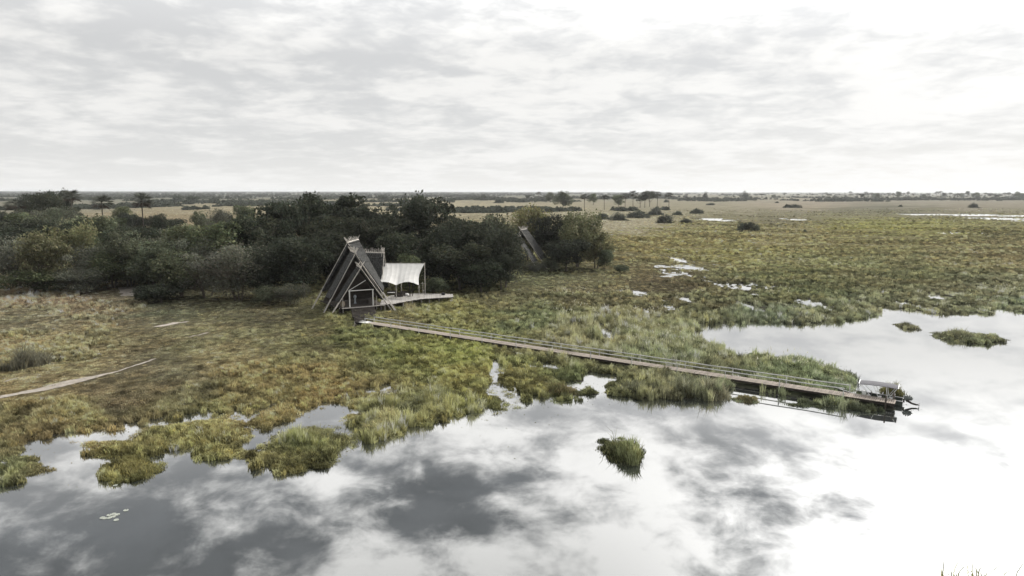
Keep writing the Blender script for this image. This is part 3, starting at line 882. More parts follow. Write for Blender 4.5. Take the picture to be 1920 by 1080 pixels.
for side, off in enumerate((0.0, WW)):
    sgn = -1 if side == 0 else 1
    ps = [q + (0 if side == 0 else 0.4) for q in posts_s]
    for q in ps:
        b = MB(); b.tube(wpt(q, off + sgn * .06, -0.7), wpt(q, off + sgn * .06, DECK_Z + RAIL_H), .065, .06, 7)
        rel(b.build('post', MT['rail']), wk)
    b = MB()
    for q0, q1 in zip(ps[:-1], ps[1:]):
        mid_q = (q0 + q1) / 2
        pts = [wpt(q0 - .05, off + sgn * .06, DECK_Z + RAIL_H + .03), wpt(mid_q, off + sgn * .06 + random.uniform(-.02, .02), DECK_Z + RAIL_H + random.uniform(-.03, .03)), wpt(q1 + .08, off + sgn * .06, DECK_Z + RAIL_H + .03)]
        b.path(pts, [.070, .066, .070], 7)
    rel(b.build('handrail', MT['rail']), wk)
# piles past the rails and the two mooring posts at the end
for q, off, top in ((WLEN - 4.2, .1, DECK_Z - .1), (WLEN - 4.2, WW - .1, DECK_Z - .1), (WLEN - .9, -.02, DECK_Z + .75), (WLEN - .3, WW + .02, DECK_Z + .8)):
    b = MB(); b.tube(wpt(q, off, -.8), wpt(q, off, top), .09, .085, 8)
    rel(b.build('mooring_post' if top > DECK_Z else 'pile', MT['bark'] if top > DECK_Z else MT['beam']), wk)

# ------------------------------------------------------------------ boat moored along the far side of the walkway
stern = wpt(WLEN + 0.55, WW + 1.35, 0); bow = wpt(WLEN - 6.6, WW + 1.15, 0)
bdir = (bow - stern); BL = bdir.length; bdir.normalize(); bside = Vector((-bdir.y, bdir.x, 0))
boat = empty('motor_boat', stern); place(boat)
tag(boat, 'dark green motor boat with a grey canopy moored at the end of the walkway', 'boat')


def bp_(l, s_, z):
    return stern + bdir * l + bside * s_ + Vector((0, 0, z))


secs = []
for l, hw_, top, keel in ((0, .82, .55, -.12), (1.5, .92, .55, -.16), (3.2, .95, .58, -.16), (4.8, .82, .66, -.12), (6.0, .45, .78, .0), (BL, .06, .9, .25)):
    secs.append([bp_(l, -hw_, top), bp_(l, -hw_ * .82, keel + .08), bp_(l, 0, keel), bp_(l, hw_ * .82, keel + .08), bp_(l, hw_, top)])
b = MB(); vs_ = [p_ for s_ in secs for p_ in s_]; fs = []
for i in range(len(secs) - 1):
    for k in range(4):
        a0 = i * 5 + k; fs.append((a0, a0 + 1, a0 + 6, a0 + 5))
fs.append((0, 4, 3, 2, 1))
b._add(vs_, fs)
fl = [[bp_(l, -h_, .18), bp_(l, h_, .18)] for l, h_ in ((0.05, .75), (1.5, .84), (3.2, .86), (4.8, .72), (5.9, .38))]
for i in range(4):
    b._add([fl[i][0], fl[i][1], fl[i + 1][1], fl[i + 1][0]], [(0, 1, 2, 3)])
hull = rel(b.build('hull', MT['hull']), boat)
b = MB()
for k in (0, 4):
    b.path([s_[k] + Vector((0, 0, .02)) for s_ in secs], [.04] * 6, 6)
b.tube(secs[0][0], secs[0][4], .04)
rel(b.build('gunwale', MT['white']), boat)
b = MB()
b._add([secs[3][0], secs[3][4], secs[4][4], secs[4][0]], [(0, 1, 2, 3)]); b._add([secs[4][0], secs[4][4], secs[5][4], secs[5][0]], [(0, 1, 2, 3)])
for p_ in range(len(b.v)): b.v[p_] = (b.v[p_][0], b.v[p_][1], b.v[p_][2] - .04)
rel(b.build('foredeck', MT['hull']), boat)
for l in (1.1, 2.3, 3.5):
    b = MB(); c_ = bp_(l, 0, .42); ang = math.atan2(bdir.y, bdir.x)
    b.box(c_, (.5, 1.3, .12), ang); cb = bp_(l - .24, 0, .72); b.box(cb, (.1, 1.3, .5), ang); b.box(bp_(l, 0, .27), (.4, 1.1, .18), ang)
    rel(b.build('seat', MT['black']), boat)
b = MB(); CR = []
for l, zz in ((0.5, 2.0), (1.4, 2.07), (2.5, 2.1), (3.6, 2.07), (4.5, 2.0)):
    CR.append([bp_(l, -.95, zz - .04), bp_(l, -.45, zz + .05), bp_(l, .45, zz + .05), bp_(l, .95, zz - .04)])
vs_ = [p_ for r_ in CR for p_ in r_]; vs_ += [p_ - Vector((0, 0, .06)) for p_ in vs_]
fs = []
for i in range(4):
    for k in range(3):
        a0 = i * 4 + k; fs += [(a0, a0 + 1, a0 + 5, a0 + 4), (a0 + 24, a0 + 25, a0 + 21, a0 + 20)]
    for k in (0, 3):
        a0 = i * 4 + k; fs.append((a0, a0 + 4, a0 + 24, a0 + 20))
for i in (0, 4):
    for k in range(3):
        a0 = i * 4 + k; fs.append((a0, a0 + 1, a0 + 21, a0 + 20))
b._add(vs_, fs); cano = rel(b.build('canopy', MT['canvas_grey']), boat)
for i in (0, 4):
    b = MB(); b.path([p_ + Vector((0, 0, .03)) for p_ in CR[i]], [.05] * 4); b.build('canopy_hem', MT['white'], cano)
for sd_ in (-.9, .9):
    for (l0, l1) in ((0.6, 1.5), (1.7, 1.5), (3.0, 2.4), (4.4, 3.1)):
        b = MB(); b.tube(bp_(l0, sd_, 1.98), bp_(l1, sd_ * .97, .58), .035); b.build('canopy_strut', MT['white'], cano)
b = MB(); b.box(bp_(3.95, .35, .72), (.4, .6, .7), ang); rel(b.build('console', MT['white']), boat)
# tilted outboard
mot = []
b = MB()
for k in range(7):
    tq = k / 6; c_ = bp_(-.15 - .75 * tq, .1, .72 + .22 * math.sin(tq * math.pi)); r_ = .12 + .26 * math.sin(math.pi * (0.15 + .8 * tq))
    mot.append((c_, r_))
b.path([m_[0] for m_ in mot], [m_[1] for m_ in mot], 10); cowl = rel(b.build('motor_cowl', MT['motor'], smooth=True), boat)
b = MB(); b.path([bp_(-.3, .1, .62), bp_(-.9, .1, .30), bp_(-1.35, .1, .22), bp_(-1.55, .1, .25)], [.14, .11, .10, .05], 8)
b.box(bp_(-.08, .1, .5), (.2, .4, .35), ang); mleg = rel(b.build('motor_leg', MT['beam']), boat)
b = MB()
for k in range(3):
    tq = k * 2.094; c_ = bp_(-1.6, .1, .25); e_ = c_ + bside * (.2 * math.cos(tq)) + Vector((0, 0, .2 * math.sin(tq))); b.tube(c_, e_, .05, .07, 5)
b.build('propeller', MT['metal'], mleg)

# ------------------------------------------------------------------ lodge
FZ = 1.5
A1 = Vector((-29.7 * 1.0, 133.0, 0)); AX = Vector((-.49, .87, 0)).normalized(); CR_ = Vector((AX.y, -AX.x, 0))  # CR_ to the right
lodge = empty('thatched_lodge', A1); place(lodge)
tag(lodge, 'tall thatched A-frame lodge of staggered gables with a dark open front', 'lodge')


def section(apexF, apexB, LF, RF, LB, RB, cut_l=.25, cut_r=.3, th=.35, right=True, left=True, root=lodge):
    """one stepped thatched gable: two slopes, crossing rafters and the sticks above the ridge"""
    def lerp(a_, b_, t_): return a_ + (b_ - a_) * t_
    out = []
    for (do, F, B, cut) in ((left, LF, LB, cut_l), (right, RF, RB, cut_r)):
        if do:
            eF, eB = lerp(F, apexF, cut), lerp(B, apexB, cut)
            # thatch laid in overlapping courses
            rows = 7
            b_ = MB()
            n_ = (eF - apexF).cross(apexB - apexF).normalized()
            if n_.z < 0: n_ = -n_
            for r_ in range(rows):
                t0, t1 = r_ / rows, (r_ + 1.12) / rows
                q = [lerp(apexF, eF, t0), lerp(apexF, eF, min(t1, 1.02)), lerp(apexB, eB, min(t1, 1.02)), lerp(apexB, eB, t0)]
                up_ = [q[0], q[1] + n_ * .09, q[2] + n_ * .09, q[3]]
                dn_ = [p_ - n_ * th for p_ in q]
                b_.hexa([dn_[0], dn_[1], dn_[2], dn_[3], up_[0], up_[1], up_[2], up_[3]])
            o_ = rel(b_.build('thatch_slope', MT['thatch']), root); out.append(o_)
        # rafters at the front verge, in a small bundle, running down to the ground past the thatch
        for k_ in range(2):
            d_ = (apexB - apexF).normalized() * (-.22 + .30 * k_)
            top = apexF + (apexF - F).normalized() * (1.1 + .3 * random.random()) + d_
            b_ = MB(); b_.tube(F + d_ * 1.3 - Vector((0, 0, .3)), top, .085, .06, 7); rel(b_.build('rafter_pole', MT['pole']), root)
    b_ = MB(); b_.tube(apexF - (apexB - apexF).normalized() * .35, apexB, .16, .16, 8); rp_ = rel(b_.build('ridge_pole', MT['pole']), root)
    # stick finials along the ridge
    L_ = (apexB - apexF).length; nst = max(3, int(L_ / .38))
    for k_ in range(nst):
        p_ = lerp(apexF, apexB, (k_ + .5) / nst)
        for F in (LF, RF):
            dd = (apexF - F).normalized()
            b_ = MB(); b_.tube(p_ - dd * .5, p_ + dd * (.75 + .5 * random.random()) + Vector((random.uniform(-.1, .1), random.uniform(-.1, .1), 0)), .045, .03, 5)
            b_.build('ridge_stick', MT['pole'], rp_)
    return out


def pt(t_, w_, z_):
    return A1 + AX * t_ + CR_ * w_ + Vector((0, 0, z_))


section(pt(0, 0, 9.2), pt(2.3, 0, 9.4), pt(0, -6.45, 0), pt(0, 6.45, 0), pt(2.3, -6.5, 0), pt(2.3, 6.5, 0), .30, .30)
section(pt(3.3, 0, 11.8), pt(6.4, 0, 12.0), pt(3.3, -7.0, 0), pt(3.3, 7.0, 0), pt(6.4, -7.2, 0), pt(6.4, 7.2, 0), .26, .26)
aF, aB = Vector((-33.7, 140.1, 13.6)), Vector((-32.5, 144.2, 13.9))
section(aF, aB, Vector((-41.0, 137.0, 0)), Vector((-23.0, 135.2, 0)), Vector((-40.4, 143.0, 0)), Vector((-25.2, 144.0, 0)), .30, .30, .45)
# rear wing with its slope towards the camera
wl, wr = at(682, 473, 148), at(718, 474, 148)
section(wr, wl, Vector((wr.x + .2, 143.0, 2.5)), Vector((wr.x + .2, 153.0, 2.5)), Vector((wl.x - 2.5, 143.0, 2.5)), Vector((wl.x - 2.5, 153.0, 2.5)), .05, .05, .4)
b = MB(); e0 = at(717.5, 495, 147.5); b.tube(e0 - Vector((0, 0, 3)), at(714.5, 460, 147.5), .08, .06); rel(b.build('corner_pole', MT['pole']), lodge)
# floor, back wall, posts
def poly_prism(pts, z0, z1):
    b_ = MB(); n_ = len(pts)
    b_._add([(p_[0], p_[1], z0) for p_ in pts] + [(p_[0], p_[1], z1) for p_ in pts], [tuple(range(n_ - 1, -1, -1)), tuple(range(n_, 2 * n_))] + [(i, (i + 1) % n_, n_ + (i + 1) % n_, n_ + i) for i in range(n_)])
    return b_
fp = [pt(-.3, -3.9, 0), pt(-.3, 4.4, 0), pt(11, 5.2, 0), pt(11, -5.4, 0)]
rel(poly_prism(fp, FZ - .22, FZ).build('floor', MT['dark_wood']), lodge)  # dark tone puts the shade of the interior into the floor colour
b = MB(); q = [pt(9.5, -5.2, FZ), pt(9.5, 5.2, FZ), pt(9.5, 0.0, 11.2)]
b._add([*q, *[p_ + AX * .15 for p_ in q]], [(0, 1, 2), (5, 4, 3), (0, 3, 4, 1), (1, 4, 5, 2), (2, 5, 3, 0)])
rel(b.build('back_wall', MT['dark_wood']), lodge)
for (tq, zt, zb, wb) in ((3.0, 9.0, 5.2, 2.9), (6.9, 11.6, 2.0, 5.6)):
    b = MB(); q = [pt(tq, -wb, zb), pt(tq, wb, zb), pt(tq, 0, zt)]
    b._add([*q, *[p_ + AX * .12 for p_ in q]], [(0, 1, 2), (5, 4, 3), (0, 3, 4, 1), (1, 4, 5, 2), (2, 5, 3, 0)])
    rel(b.build('gable_shade_sheet', MT['beam']), lodge)  # dark sheet added to stand for the shade inside the gable
def post_at(px, py0, py1, depth, r=.1, m='pole_white', nm='frame_post'):
    b_ = MB(); b_.tube(at(px, py0, depth), at(px, py1, depth), r, r, 8); return rel(b_.build(nm, MT[m]), lodge)
dl = pt(.0, -2.35, 0); dr = pt(.0, 2.35, 0)
for p_, nm in ((dl, 'door_post'), (dr, 'door_post')):
    b = MB(); b.tube(p_ + Vector((0, 0, FZ)), p_ + Vector((0, 0, FZ + 3.25)), .13, .12, 8); rel(b.build(nm, MT['pole_white']), lodge)
b = MB(); b.tube(dl + Vector((0, 0, FZ + 3.2)) - CR_ * .2, dr + Vector((0, 0, FZ + 3.2)) + CR_ * .2, .085, .085, 8); rel(b.build('lintel', MT['pole_white']), lodge)
b = MB(); b.tube(dl + Vector((0, 0, FZ + 3.3)) - CR_ * .1, pt(.3, 1.1, 6.6), .06, .06); rel(b.build('brace', MT['pole_white']), lodge)
b = MB(); b.tube(pt(-.35, -4.0, FZ - .1), pt(-.35, 4.6, FZ - .1), .1, .1, 6); rel(b.build('floor_edge', MT['pole']), lodge)
for wq in (-4.3, -3.6, 3.2, 4.1):
    b = MB(); b.tube(pt(.4, wq, -.2), pt(.4, wq, FZ + (1.8 if abs(wq) < 4 else -.1)), .08, .08); rel(b.build('side_post', MT['pole']), lodge)
for wq in (-4.4, -1.5, 1.5, 4.2):
    for tq in (.1, 5, 10):
        b = MB(); b.tube(pt(tq, wq, -.3), pt(tq, wq, FZ - .2), .1, .1); rel(b.build('pile', MT['dark_wood']), lodge)
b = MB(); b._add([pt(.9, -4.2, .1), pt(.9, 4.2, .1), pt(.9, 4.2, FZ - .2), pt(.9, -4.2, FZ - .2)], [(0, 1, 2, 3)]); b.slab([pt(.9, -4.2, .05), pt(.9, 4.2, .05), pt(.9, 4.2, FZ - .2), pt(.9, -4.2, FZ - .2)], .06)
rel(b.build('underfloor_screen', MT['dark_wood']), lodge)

# front stairs: broad flight down to the walkway
st = empty('stairs', pt(-1.2, 0, 0)); place(st)
tag(st, 'broad dark wooden stairs between the lodge floor and the walkway', 'stairs')
s_c0 = pt(-.45, .1, 0); s_c1 = Vector(((wpt(-.6, WW / 2)).x, (wpt(-.6, WW / 2)).y, 0))
nst = 11
for i in range(nst):
    f_ = (i + .5) / nst
    wdt = 4.7 if i < 7 else 4.0
    p_ = s_c0.lerp(s_c1, f_ * .97); z_ = FZ - .12 - (FZ - .12 - DECK_Z) * f_
    b = MB(); ra = math.atan2(CR_.y, CR_.x); b.box((p_.x, p_.y, z_), (wdt, .34, .06), ra); stp = rel(b.build('step', MT['dark_wood']), st)
    b = MB(); b.box((p_.x + AX.x * .2, p_.y + AX.y * .2, z_ - .35), (wdt - .1, .05, .62), ra); b.build('riser', MT['beam'], stp)
for sgn in (-1, 1):
    b = MB(); b.tube(s_c0 + CR_ * 2.2 * sgn + Vector((0, 0, FZ - .35)), s_c1 + CR_ * 1.9 * sgn + Vector((0, 0, .35)), .1); rel(b.build('stringer', MT['beam']), st)
b = MB(); b.box((s_c1.x, s_c1.y, DECK_Z - .06), (3.4, 1.5, .1), WANG); rel(b.build('landing', MT['rail']), st)
b = MB(); b.tube(s_c1 - CR_ * 2.2 + Vector((0, 0, .1)), s_c1 - CR_ * 2.1 + Vector((0, -.4, 1.1)), .07); b.tube(s_c1 - CR_ * 2.6 + Vector((0, 0, .0)), s_c1 - CR_ * 2.0 + Vector((0, 0, .75)), .06); rel(b.build('bracing_post', MT['pole']), st)

# things inside the open front
b = MB(); c_ = pt(1.6, -3.3, FZ); b.path([c_, c_ + Vector((0, 0, .3)), c_ + Vector((0, 0, .7)), c_ + Vector((0, 0, .95))], [.36, .45, .45, .38], 12)
tag(b.build('wicker_basket', MT['wicker']), 'tan woven basket on the lodge floor left of the white door frame', 'basket')
b = MB(); c_ = pt(4.0, -.1, FZ); b.path([c_, c_ + Vector((0, 0, .35)), c_ + Vector((0, 0, 1.1)), c_ + Vector((0, 0, 1.35)), c_ + Vector((0, 0, 1.7))], [.3, .16, .22, .34, .22], 9)
tag(b.build('ornament', MT['stone']), 'pale upright ornament standing inside the lodge doorway', 'ornament')
def table(c_, sx, sy, h_, m_, label, rz=0.0, nm='table'):
    r_ = empty(nm, c_, rz); place(r_); tag(r_, label, 'table')
    b_ = MB(); b_.box((0, 0, h_ - .04), (sx, sy, .08)); link('table_top', b_.mesh('table_top', MT[m_]), r_)
    for i in (-1, 1):
        for k in (-1, 1):
            b_ = MB(); b_.box((i * (sx / 2 - .08), k * (sy / 2 - .08), (h_ - .08) / 2), (.08, .08, h_ - .08)); link('leg', b_.mesh('leg', MT[m_]), r_)
table(pt(2.6, 1.2, FZ), 1.8, .8, .75, 'dark_wood', 'dark wooden table inside the lodge doorway', math.atan2(CR_.y, CR_.x))

# ------------------------------------------------------------------ viewing deck to the right of the lodge
vd = empty('viewing_deck', G(775, 575)); place(vd)
tag(vd, 'pale plank viewing deck on stilts reaching right from the lodge', 'deck')
FR = [(712, 572.5), (740, 569), (765, 564.5), (789, 560.5), (820, 558.5), (850, 557)]
BK = [(716, 560), (735, 553), (765, 550.6), (789, 550.2), (820, 550.6), (849, 551.2)]
fr_ = [G(*p_, FZ) for p_ in FR]; bk_ = [G(*p_, FZ) for p_ in BK]
NPK = 84
for i in range(NPK):
    def ed(L, u_):
        k = min(int(u_), len(L) - 2); return np.array(L[k]) + (np.array(L[k + 1]) - np.array(L[k])) * (u_ - k)
    u0, u1 = 5 * (i + .06) / NPK, 5 * (i + .94) / NPK
    j0, j1 = random.uniform(-.28, .18), random.uniform(-.2, .2)
    a0, a1, c0, c1 = ed(fr_, u0), ed(fr_, u1), ed(bk_, u0), ed(bk_, u1)
    dr_ = (a0 - c0); dr_ = dr_ / np.linalg.norm(dr_)
    a0 = a0 + dr_ * j0; a1 = a1 + dr_ * j0; c0 = c0 - dr_ * j1; c1 = c1 - dr_ * j1
    zz = random.uniform(-.012, .012)
    b = MB(); b.hexa([(a0[0], a0[1], FZ - .07 + zz), (a1[0], a1[1], FZ - .07 + zz), (c1[0], c1[1], FZ - .07 + zz), (c0[0], c0[1], FZ - .07 + zz),
                      (a0[0], a0[1], FZ + zz), (a1[0], a1[1], FZ + zz), (c1[0], c1[1], FZ + zz), (c0[0], c0[1], FZ + zz)])
    rel(b.build('plank', MT['deck_plank']), vd)
for L, sh in ((fr_, .5), (bk_, -.5)):
    b = MB()
    for k in range(5):
        b.tube((L[k][0], L[k][1] + sh, FZ - .2), (L[k + 1][0], L[k + 1][1] + sh, FZ - .2), .1, .1, 6)
    rel(b.build('joist', MT['dark_wood']), vd)
for k, u_ in enumerate((.3, .9, 1.6, 2.3, 3.0, 3.5, 4.1, 4.9)):
    for L, sh in ((fr_, .5), (bk_, -.5)):
        p_ = ed(L, u_); b = MB(); b.tube((p_[0], p_[1] + sh, -.4), (p_[0], p_[1] + sh, FZ - .1), .085, .085, 7); rel(b.build('stilt', MT['pole']), vd)
# dark fire box at the end of the deck
g = G(831, 553, FZ); b = MB(); b.box((g[0], g[1], FZ + .22), (.75, .6, .4)); b.tube((g[0], g[1], FZ + .42), (g[0], g[1], FZ + .5), .3, .34, 10)
tag(b.build('fire_bowl', MT['black']), 'small dark box near the outer end of the viewing deck', 'fire bowl')

# ------------------------------------------------------------------ shade canopy
cn = empty('shade_canopy', G(762, 556, FZ)); place(cn)
tag(cn, 'large off white fabric canopy sloping down over the viewing deck', 'canopy')
bL, bR = at(715, 493.5, 150.5), at(796, 494, 150.0)
fL, fR = at(710, 529, 143.6), at(785.5, 534.5, 144.2)
# slope surface: concave sag, scalloped front edge, panels between seams
NP_, NV = 8, 12
def cpt(u_, v_):
    top = bL.lerp(bR, u_); bot = fL.lerp(fR, u_)
    # scallops: the front edge is held at posts (u = .43 and 1) and droops up between
    sc_u = (u_ / .43) if u_ < .43 else ((u_ - .43) / .57)
    rise = math.sin(math.pi * min(max(sc_u, 0), 1)) * (.35 if u_ < .43 else .75)
    if u_ < .43: bot = bot + Vector((0, 0, -.35 * (u_ / .43)))
    else: bot = bot + Vector((0, 0, -.35 * (1 - (u_ - .43) / .57)))
    bot = bot + Vector((0, .3 * rise, rise * .9))
    p_ = top.lerp(bot, v_)
    side = math.sin(math.pi * v_)
    p_ = p_ + Vector((0, 0, -.2 * side))
    if u_ > .999: pass
    ins = side * .55
    mid_ = top.lerp(bot, v_)
    p_ = p_ + (bL - bR).normalized() * ins * (2 * u_ - 1)
    return p_
for k in range(NP_):
    vs_, fs = [], []
    NU = 5
    for i in range(NU):
        u_ = (k + i / (NU - 1)) / NP_
        seam = .04 * math.sin(math.pi * i / (NU - 1))
        for j in range(NV + 1):
            p_ = cpt(u_, j / NV) - Vector((0, 0, seam)); vs_.append(p_)
    n_ = len(vs_)
    vs_ += [p_ - Vector((0, 0, .02)) for p_ in vs_]
    for i in range(NU - 1):
        for j in range(NV):
            a0 = i * (NV + 1) + j; fs += [(a0, a0 + 1, a0 + NV + 2, a0 + NV + 1), (n_ + a0 + NV + 1, n_ + a0 + NV + 2, n_ + a0 + 1, n_ + a0)]
    b = MB(); b._add(vs_, fs); rel(b.build('fabric_panel', MT['canvas'], smooth=True), cn)
for (u_, nm) in ((.43, 'front_post'), (1.0, 'front_post')):
    p_ = cpt(u_, 1.0); b = MB(); b.tube((p_.x, p_.y, -.2 if u_ == 1.0 else FZ), (p_.x, p_.y, p_.z + .05), .085, .075, 8); rel(b.build('post', MT['pole']), cn)
for u_ in (.0, .45, 1.0):
    p_ = cpt(u_, 0.0); b = MB(); b.tube((p_.x, p_.y + .15, 0), (p_.x, p_.y + .1, p_.z + .15), .1, .08, 8); rel(b.build('post', MT['pole']), cn)
p_ = cpt(1, .72); b = MB(); b.tube((p_.x + .9, p_.y + .5, FZ - .2), (p_.x + .75, p_.y + .5, FZ + 3.0), .06); b.tube((p_.x + .4, p_.y + .5, FZ + 2.75), (p_.x + 1.3, p_.y + .5, FZ + 2.72), .05); rel(b.build('tie_post', MT['pole']), cn)
b = MB(); b.tube(bL, bR, .07, .07); rel(b.build('ridge_rope', MT['pole']), cn)

# lounge furniture under the canopy
def sofa(px, py, wd, m_, mc, label, rz=0.0):
    g_ = G(px, py, FZ); r_ = empty('sofa', g_, rz); place(r_); tag(r_, label, 'sofa', 'lounge seats under the canopy')
    b_ = MB(); b_.box((0, 0, .22), (wd, .8, .36)); link('seat_base', b_.mesh('seat_base', MT[m_]), r_)
    b_ = MB(); b_.box((0, .36, .62), (wd, .14, .5)); link('backrest', b_.mesh('backrest', MT[m_]), r_)
    for i in (-1, 1):
        b_ = MB(); b_.box((i * (wd / 2 - .08), 0, .5), (.14, .8, .2)); link('armrest', b_.mesh('armrest', MT[m_]), r_)
    b_ = MB(); b_.box((0, -.05, .47), (wd - .34, .62, .14)); link('seat_cushion', b_.mesh('seat_cushion', MT[mc]), r_)
sofa(735, 552.5, 2.2, 'dark_wood', 'cushion', 'dark sofa with a white seat cushion at the back left under the canopy')
sofa(757, 553.5, 1.6, 'dark_wood', 'dark_wood', 'dark armchair left of the round white seat under the canopy')
sofa(748, 556, 1.8, 'dark_wood', 'dark_wood', 'low dark bench nearest the front post under the canopy')
b = MB(); g = G(763, 554.5, FZ); c_ = Vector((g[0], g[1], FZ)); b.path([c_, c_ + Vector((0, 0, .12)), c_ + Vector((0, 0, .38)), c_ + Vector((0, 0, .5))], [.36, .48, .46, .3], 14)
tag(b.build('pouf', MT['cushion'], smooth=True), 'round white seat on the deck under the canopy', 'pouf')
table(Vector(G(771, 555.5, FZ)), .7, .7, .55, 'dark_wood', 'small dark side table right of the round white seat')

# ------------------------------------------------------------------ second lodge glimpsed in the wood
l2 = empty('thatched_lodge', (2.5, 212, 0)); place(l2)
tag(l2, 'second thatched lodge half hidden in the trees, only its grey roof slopes showing', 'lodge')
s2F, s2B = at(977, 431, 211), at(988, 429, 216)
section(s2F, s2B, Vector((s2F.x - 7.0, 211, 0)), Vector((s2F.x + 8.6, 209.5, 0)), Vector((s2B.x - 7.0, 217, 0)), Vector((s2B.x + 8.9, 215.5, 0)), .3, .28, .45, root=l2)
s3F, s3B = at(968, 444, 207), at(976, 443, 210.5)
section(s3F, s3B, Vector((s3F.x - 6.2, 207, 0)), Vector((s3F.x + 7.2, 205.8, 0)), Vector((s3B.x - 6.2, 210.5, 0)), Vector((s3B.x + 7.4, 210, 0)), .3, .28, .4, root=l2)

# ------------------------------------------------------------------ trees
def quads_at(P, nrm_jit, size, rng):
    n_ = len(P)
    a_ = rng.normal(size=(n_, 3)); a_ /= np.linalg.norm(a_, axis=1, keepdims=True)
    b_ = rng.normal(size=(n_, 3)); b_ -= a_ * (a_ * b_).sum(1, keepdims=True); b_ /= np.linalg.norm(b_, axis=1, keepdims=True)
    s_ = size[:, None] * 0.5
    v_ = np.stack([P - a_ * s_ * 1.3, P + b_ * s_ * .7, P + a_ * s_ * 1.3, P - b_ * s_ * .7], 1).reshape(-1, 3)
    f_ = (np.arange(n_)[:, None] * 4 + np.arange(4)[None, :])
    return v_, f_


def crown_mesh(name, seed, mat_, R=1.0, zc_=.62, zr=.38, lobes=22, per=330, leaf=.030, hollow=.45, low=0.12, spread=1.0):
    """unit-height tree crown (height 1, half-width R): leaf clumps in uneven lobes"""
    r = np.random.default_rng(seed)
    P = []; L = []
    for k in range(lobes):
        th = r.random() * 2 * np.pi; q = math.sqrt(r.random()) * .74 * spread
        zz = r.random()
        cz = zc_ + (zz * 2 - 1) * zr * .72 * math.sqrt(max(0.05, 1 - (q * .85) ** 2))
        c_ = np.array([q * R * math.cos(th), q * R * math.sin(th), cz])
        rad = (.20 + .20 * r.random()) * R; rz_ = rad * (.55 + .3 * r.random()) * (zr / .38)
        n_ = int(per * (.6 + .8 * r.random()))
        d_ = r.normal(size=(n_, 3)); d_ /= np.linalg.norm(d_, axis=1, keepdims=True)
        rr = (hollow + (1 - hollow) * r.random(n_)) ** .7
        p_ = c_ + d_ * rr[:, None] * np.array([rad, rad, rz_])
        # twigs that stick out
        tw = r.random(n_) < .10
        p_ = np.where(tw[:, None], c_ + d_ * np.array([rad, rad, rz_]) * (1.05 + .3 * r.random(n_))[:, None], p_)
        P.append(p_); L.append(np.full(n_, .7 + .6 * r.random()))
    P = np.concatenate(P); L = np.concatenate(L)
    keep_ = P[:, 2] > low
    g_ = fbm(P[:, 0] * 9 + P[:, 2] * 5 + seed, P[:, 1] * 9 - P[:, 2] * 4, 2)
    keep_ &= g_ > .33
    P, L = P[keep_], L[keep_]
    n_ = len(P)
    v_, f_ = quads_at(P, 0, leaf * (.6 + .9 * r.random(n_)), r)
    tone = L * (.6 + .8 * r.random(n_))
    tint = np.stack([tone * (.95 + .2 * r.random(n_)), tone, tone * (.9 + .2 * r.random(n_))], 1)
    return mesh_np(name, v_, f_, mat_, np.repeat(tint, 4, 0))


def trunk_mesh(seed, H0=.55, r0=.022, limbs=6, R=.35, multi=1):
    r = random.Random(seed); b_ = MB()
    for m_ in range(multi):
        ox, oy = (r.uniform(-.12, .12), r.uniform(-.12, .12)) if multi > 1 else (0, 0)
        base = Vector((ox * .4, oy * .4, -.02)); p1 = Vector((ox * .8 + r.uniform(-.02, .02), oy * .8 + r.uniform(-.02, .02), H0 * .5)); p2 = Vector((ox * 1.3 + r.uniform(-.05, .05), oy * 1.3 + r.uniform(-.05, .05), H0))
        b_.path([base, p1, p2], [r0, r0 * .75, r0 * .5], 7)
        for k in range(limbs):
            a_ = r.uniform(0, 6.28); st_ = base.lerp(p2, r.uniform(.45, .98)); e_ = st_ + Vector((math.cos(a_) * R * r.uniform(.45, .85), math.sin(a_) * R * r.uniform(.45, .85), r.uniform(.1, .3)))
            mid_ = st_.lerp(e_, .5) + Vector((0, 0, -.03))
            b_.path([st_, mid_, e_], [r0 * .4, r0 * .28, r0 * .1], 5)
            for k2 in range(2):
                e2 = e_ + Vector((r.uniform(-.1, .1), r.uniform(-.1, .1), r.uniform(.02, .12))); b_.tube(mid_, e2, r0 * .2, r0 * .06, 4)
    return b_.mesh('trunk', MT['bark'])


